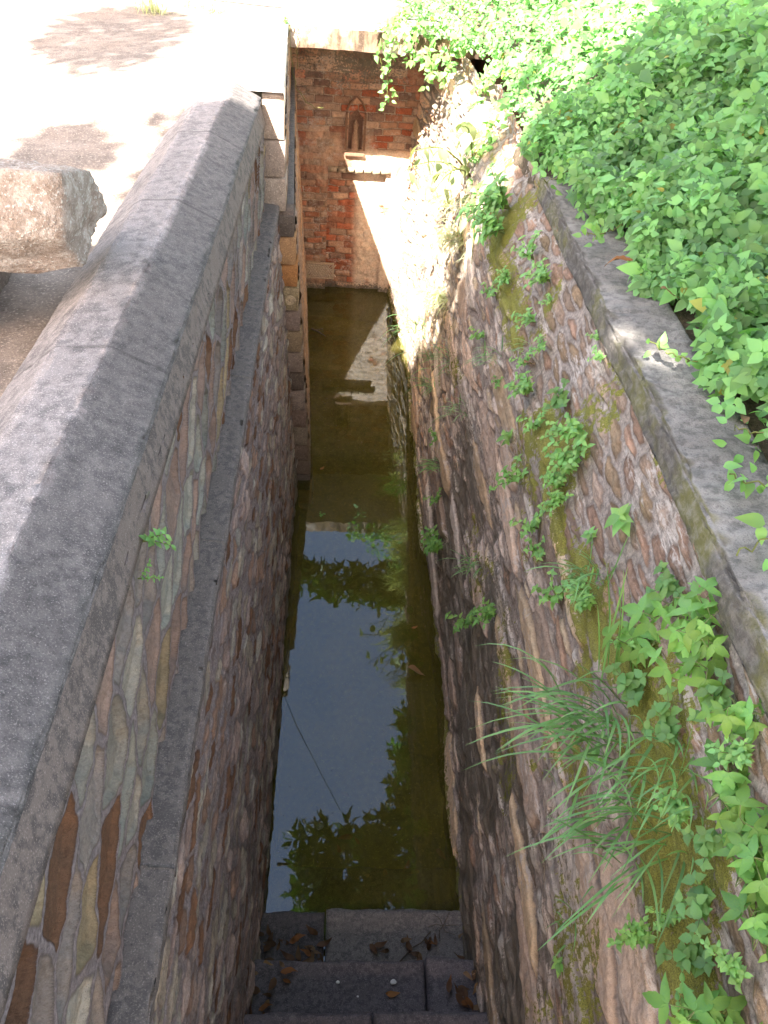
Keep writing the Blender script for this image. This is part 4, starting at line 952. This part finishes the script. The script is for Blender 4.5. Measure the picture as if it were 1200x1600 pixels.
dry((1.00, 2.40, 2.745), .07, .2, 1, 'pale curled leaf lying at the vine edge on the right coping', 'leaves on the right coping')
dry((.97, 2.62, 2.725), .085, 2.9, 4, 'orange brown leaf poking from the vines onto the right coping', 'leaves on the right coping')
dry((1.0, 1.66, 2.80), .06, 1.2, 0, 'brown leaf hanging from the vines low on the right coping', 'leaves on the right coping')
dry((.72, 2.75, 2.235), .07, .8, 1, 'tan leaf caught on the mossy ledge of the right wall', 'leaves on the right coping')
for i in range(20):
    g = random.Random(300 + i); y = 1.66 + .95 * g.random() ** 1.5; x = g.uniform(-.0, .64)
    dry((x, y, -.155 if y < 1.95 else -.24), g.uniform(.05, .10), g.uniform(0, 6.28), g.choice([1, 3, 3]), 'yellow leaf sunk under the green water off the steps', 'leaves sunk under the near water', (g.uniform(-.3, .3), g.uniform(-.3, .3)))
def pebble(loc, r, label):
    import bmesh
    bm = bmesh.new(); bmesh.ops.create_icosphere(bm, subdivisions=2, radius=1); g = random.Random(int(loc[0] * 1000))
    for v in bm.verts: v.co = Vector((v.co.x * r * (1 + .3 * g.random()), v.co.y * r * (.8 + .3 * g.random()), v.co.z * r * .45))
    me = bpy.data.meshes.new('pebble'); bm.to_mesh(me); bm.free(); me.materials.append(M_white); o = link('pebble', me); o.location = loc; tag(o, label, 'pebble', 'pebbles on the steps')
pebble((.335, 1.293, .215), .011, 'roundest white pebble in the middle of the dry step')
pebble((.109, 1.293, .212), .007, 'small white pebble left of the roundest one')
pebble((.19, 1.24, .212), .004, 'tiny white speck of stone below the small pebble')
pebble((.215, 1.16, .212), .007, 'grey white pebble at the front edge of the dry step')
pebble((.04, 1.16, .212), .006, 'pale pebble left of the one at the step front edge')
tw = MB(); tw.tube([(0, 0, 0), (.05, .05, .012), (.10, .075, .02), (.14, .12, .02)], .003, 5, (.3, .25, .2)); o = tw.build('twig', M_bark); o.location = (.38, 1.43, .05); tag(o, 'dark bent twig lying across the wet step', 'twig')
tw = MB()
for a in range(6): tw.tube([(0, 0, 0), (.03 * math.cos(a), .03 * math.sin(a), .01), (.07 * math.cos(a * 1.1), .06 * math.sin(a * 1.1), .012)], .0016, 4, (2.6, 2.3, 1.9))
o = tw.build('root_twig', M_bark); o.location = (.58, 1.58, .055); tag(o, 'pale branching root twig on the right of the wet step', 'twig')
tw = MB(); tw.tube([(0, 0, 0), (.08, -.20, .003), (.19, -.42, 0), (.32, -.68, 0)], .0013, 4, (.5, .5, .3)); o = tw.build('floating_stem', M_stem); o.location = (-.205, 2.84, .001); tag(o, 'long thin straight stem floating in the blue reflection', 'stem')
tw = MB(); tw.tube([(0, 0, 0), (.06, -.05, .004), (.13, -.12, 0)], [.010, .006, .002], 6, (.3, .25, .2)); tw.tube([(.02, -.02, 0), (.10, .01, 0)], .004, 5, (.3, .25, .2)); o = tw.build('stick', M_bark); o.location = (-.20, 6.75, .002); tag(o, 'short dark forked stick floating near the end wall', 'stick')

# ------------------------------------------------------------------ ABOVE THE SLAB
def wire(label, pts):
    mb = MB(); b = np.array(pts[0]); mb.tube(np.array(pts) - b, .004, 5); o = mb.build('cable', M_wire); o.location = pts[0]; tag(o, label, 'cable', 'cables over the slab')
wire('sagging dark cable crossing above the slab', [(-3.5, 6.9, 2.60), (-.64, 7.0, 2.459), (.28, 7.0, 2.435), (.93, 7.0, 2.445), (3.4, 7.2, 2.75)])
wire('thinner upper cable running above the sagging one', [(-3.5, 7.3, 2.70), (-.70, 7.5, 2.50), (.3, 7.5, 2.47), (.9, 7.5, 2.47), (3.6, 7.6, 2.78)])
pp = MB(); pp.tube([(0, 0, 0), (.45, -.05, -.02), (1.0, -.1, -.035)], .016, 10, (1, 1, 1)); pp.tube([(.98, -.1, -.035), (1.03, -.1, -.035)], .021, 10, (1, 1, 1)); o = pp.build('pipe', M_white); o.location = (1.12, 7.0, 2.47); tag(o, 'white pipe end lying on the vines right of the slab', 'pipe')
# low wall and a fence at the back of the plaza
lw = empty('low_wall', (-3, 8.2, 2.4)); tag(lw, 'pale low wall closing the plaza beyond the slab', 'wall')
mb = MB(); mb.box((-.6, 1.3, .35), (7.0, .3, .8), None, (1, 1, 1)); mb.build('wall', M_slab, lw); mb = MB(); mb.box((-.6, 1.3, .79), (7.1, .4, .08), None, (1, 1, 1)); mb.build('wall_cap', M_slab, lw)
for i, (x, y, L, n) in enumerate([(-1.30, 6.75, .22, 90), (-.95, 6.85, .20, 80), (-1.1, 7.0, .2, 60), (-2.3, 5.3, .16, 70), (-2.1, 4.9, .10, 40), (-2.5, 6.2, .2, 80)]):
    tuft((x, y, H - float(gl_d(np.array([x]), np.array([y]))[0])), L, n, ['grass clump at the foot of the plaza behind the slab corner', 'grass clump nearest the slab corner', 'short grass clump behind the other two by the slab', 'bleached grass at the left edge of the plaza', 'lowest bleached grass patch on the plaza', 'bleached grass at the far left of the plaza'][i], (0, 0, 0), seed=70 + i, mat=M_straw, base=.05, wid=.003, name='plaza_grass', group='grass clumps on the plaza', droop=.5)


# ------------------------------------------------------------------ TREES
def tree_limb(mb, pts, r0, r1):
    pts = np.array(pts, float); n = 12; t = np.linspace(0, 1, len(pts)); tt = np.linspace(0, 1, n)
    P = np.stack([np.interp(tt, t, pts[:, i]) for i in range(3)], -1)
    P[1:-1] += rng.normal(0, .05, (n - 2, 3)); mb.tube(P, np.linspace(r0, r1, n), 8)
def shade_tree():
    """the big tree behind the viewer; its crown keeps the near half of the channel in shade"""
    tr = empty('shade_tree', (-4.5, -5, 2.8)); tag(tr, 'large spreading tree behind the viewpoint shading the near end of the channel', 'tree')
    mb = MB(); inv = lambda p: np.array(p) - np.array([-4.5, -5, 2.8])
    tree_limb(mb, [inv((-4.5, -5, 2.6)), inv((-4.4, -5, 5)), inv((-4.0, -4.8, 7))], .45, .28)
    for q in [(-2.6, -2, 9.0), (-5, -3, 9.5), (.5, -4.5, 9.5), (-2.6, -1.2, 8.8), (2.0, -1.5, 9), (-1, .4, 9.0), (1, 2.5, 9.3), (3, -3, 9.5)]:
        tree_limb(mb, [inv((-4.0, -4.8, 7)), inv(((q[0] - 4) / 2, (q[1] - 4.8) / 2, (q[2] + 7) / 2 + .5)), inv(q)], .2, .04)
    mb.build('trunk', M_bark, tr)
    # footprint of the shade on the level z=2.75, lifted back along the sunlight
    poly = SHADE
    def inside(x, y):
        c = np.zeros(len(x), bool); j = len(poly) - 1
        for i in range(len(poly)):
            xi, yi = poly[i]; xj, yj = poly[j]
            c ^= ((yi > y) != (yj > y)) & (x < (xj - xi) * (y - yi) / (yj - yi + 1e-12) + xi); j = i
        return c
    parts = []
    for (n, x0, x1, y0, y1, s0, s1) in ((34000, -2.2, 3.2, -1.6, 5.2, .10, .16), (22000, -4.5, 5.5, -3.0, 9, .16, .26)):
        x = rng.uniform(x0, x1, n); y = rng.uniform(y0, y1, n)
        k = inside(x + .10 * (fbm(x * 5, y * 5, 3) - .5) * 2, y + .10 * (fbm(x * 5, y * 5, 4) - .5) * 2)
        if s0 > .15: k &= inside(x, y + .30) & inside(x - .3, y)
        for (fx, fy, fr_) in FLECKS: k &= np.hypot(x - fx, y - fy) > fr_ + (s1 * .45)
        x, y = x[k], y[k]; n = len(x)
        h = 5.2 + 1.2 * vn(x * .8, y * .8, 6) + rng.uniform(0, 1.6, n)
        P = np.stack([x - LX * h, y - LY * h, 2.75 + h], -1) - np.array([-4.5, -5, 2.8])
        N = rng.normal(0, .5, (n, 3)) + np.array([-.2, -.5, 1])
        parts.append(leaves(T_small, P, N, rng.uniform(0, 6.28, n), rng.uniform(s0, s1, n), tones(n, .6, 1.3)))
    # loose sprays that dapple the plaza
    for (cx, cy, rx, ry, n) in SPRAYS:
        a = rng.uniform(0, 6.28, n); rr = np.sqrt(rng.uniform(0, 1, n)); x = cx + rx * rr * np.cos(a); y = cy + ry * rr * np.sin(a)
        h = 5.4 + .6 * rng.uniform(0, 1, n)
        P = np.stack([x - LX * h, y - LY * h, 2.65 + h], -1) - np.array([-4.5, -5, 2.8])
        parts.append(leaves(T_small, P, rng.normal(0, .5, (n, 3)) + np.array([-.2, -.5, 1]), rng.uniform(0, 6.28, n), rng.uniform(.09, .15, n), tones(n, .6, 1.3)))
    link('crown', leaf_mesh('crown', parts, M_canopy), tr)
SHADE = [(-9, 1.6), (-3.0, 2.1), (-1.5, 2.2), (-1.05, 2.25), (-.87, 2.5), (-.86, 3.4), (-.84, 4.1), (-.63, 4.1), (-.45, 4.2), (-.33, 3.9), (.08, 3.65), (.49, 3.5), (.82, 4.02), (1.05, 4.15), (1.35, 4.7), (1.6, 5.6), (1.9, 7.0), (2.1, 9.5), (9, 9.5), (9, -9), (-9, -9)]
FLECKS = [(.876, 2.20, .075), (-.654, 1.586, .04)]
SPRAYS = [(-1.22, 3.76, .17, .26, 170), (-1.5, 5.9, .44, .80, 800), (-1.35, 5.2, .25, .3, 90)]
shade_tree()
def crown_pts(cl, n, g):
    """leaf clumps: (centre, radius) list -> points"""
    P = []
    for c, r in cl:
        m = int(n * r ** 2); v = g.normal(0, 1, (m, 3)); v /= np.linalg.norm(v, axis=1)[:, None]; P.append(np.array(c) + v * (r * g.uniform(.35, 1, m) ** .6)[:, None] * [1, 1, .7])
    return np.concatenate(P)
def leafy_tree(name, label, base, trunk, limbs, clumps, dens, size, tpl, mat, seed):
    g = np.random.default_rng(seed); tr = empty(name, base); tag(tr, label, 'tree'); b = np.array(base)
    mb = MB(); tree_limb(mb, [np.array(p) - b for p in trunk], .22, .12)
    for l in limbs: tree_limb(mb, [np.array(p) - b for p in l], .10, .02)
    mb.build('trunk', M_bark, tr)
    P = crown_pts(clumps, dens, g) - b; n = len(P)
    N = g.normal(0, .6, (n, 3)) + np.array([0, 0, .8])
    link('crown', leaf_mesh('crown', [leaves(tpl, P, N, g.uniform(0, 6.28, n), g.uniform(size * .7, size * 1.2, n), tones(n, .6, 1.3, .2, g))], mat), tr)
leafy_tree('overhanging_tree', 'leafy tree on the right bank with long boughs mirrored in the water', (4.6, 7.0, 3.2),
    [(4.6, 7.0, 3.0), (4.4, 6.9, 5.2), (3.8, 6.8, 6.6)],
    [[(3.8, 6.8, 6.6), (2.2, 6.0, 7.3), (.7, 5.6, 7.4), (-.5, 5.2, 7.1)], [(4.2, 7.2, 5.4), (2.6, 8.4, 6.2), (.8, 9.2, 6.2), (-.8, 9.4, 6.0)], [(3.8, 6.8, 6.6), (4.4, 8.6, 8.6)]],
    [((.0, 5.4, 7.0), .36), ((.05, 4.85, 7.0), .38), ((.35, 4.55, 7.0), .45), ((.55, 5.25, 7.0), .55), ((1.0, 4.7, 7.0), .5), ((1.2, 5.4, 7.0), .65), ((1.35, 6.2, 7.0), .42), ((1.42, 6.8, 7.0), .36), ((1.42, 7.4, 7.0), .30), ((1.9, 6.0, 7.2), .8), ((2.6, 6.3, 7.6), .9), ((3.6, 7.2, 8.0), 1.3), ((4.6, 8.2, 8.8), 1.4),
     ((-.5, 9.45, 5.95), .34), ((-.1, 9.35, 6.0), .34), ((.3, 9.25, 6.0), .36), ((.7, 9.2, 6.0), .40), ((1.1, 9.2, 6.0), .45), ((1.5, 9.4, 6.0), .55), ((2.1, 9.2, 6.2), .7), ((2.9, 8.8, 6.6), .9), ((-1.0, 9.5, 6.0), .35)],
    1900, .20, T_long, M_canopy, 5)

# leaves that would otherwise share a label are told apart by their order across the picture
ORD = ['leftmost', 'second', 'third', 'fourth', 'fifth', 'sixth', 'seventh', 'eighth', 'ninth', 'tenth', 'eleventh', 'twelfth', 'thirteenth', 'fourteenth', 'fifteenth', 'sixteenth', 'seventeenth', 'eighteenth', 'nineteenth', 'twentieth']
bylab = {}
for o in col.objects:
    if o.name.startswith('fallen_leaf') and 'label' in o: bylab.setdefault(o['label'], []).append(o)
for lab, os_ in bylab.items():
    if len(os_) < 2: continue
    lab2 = lab.replace(' coloured', '')
    for i, o in enumerate(sorted(os_, key=lambda q: q.location.x)):
        o['label'] = (f'{ORD[i]} {lab2}' if i == 0 else f'{ORD[i]} from left, {lab2}')
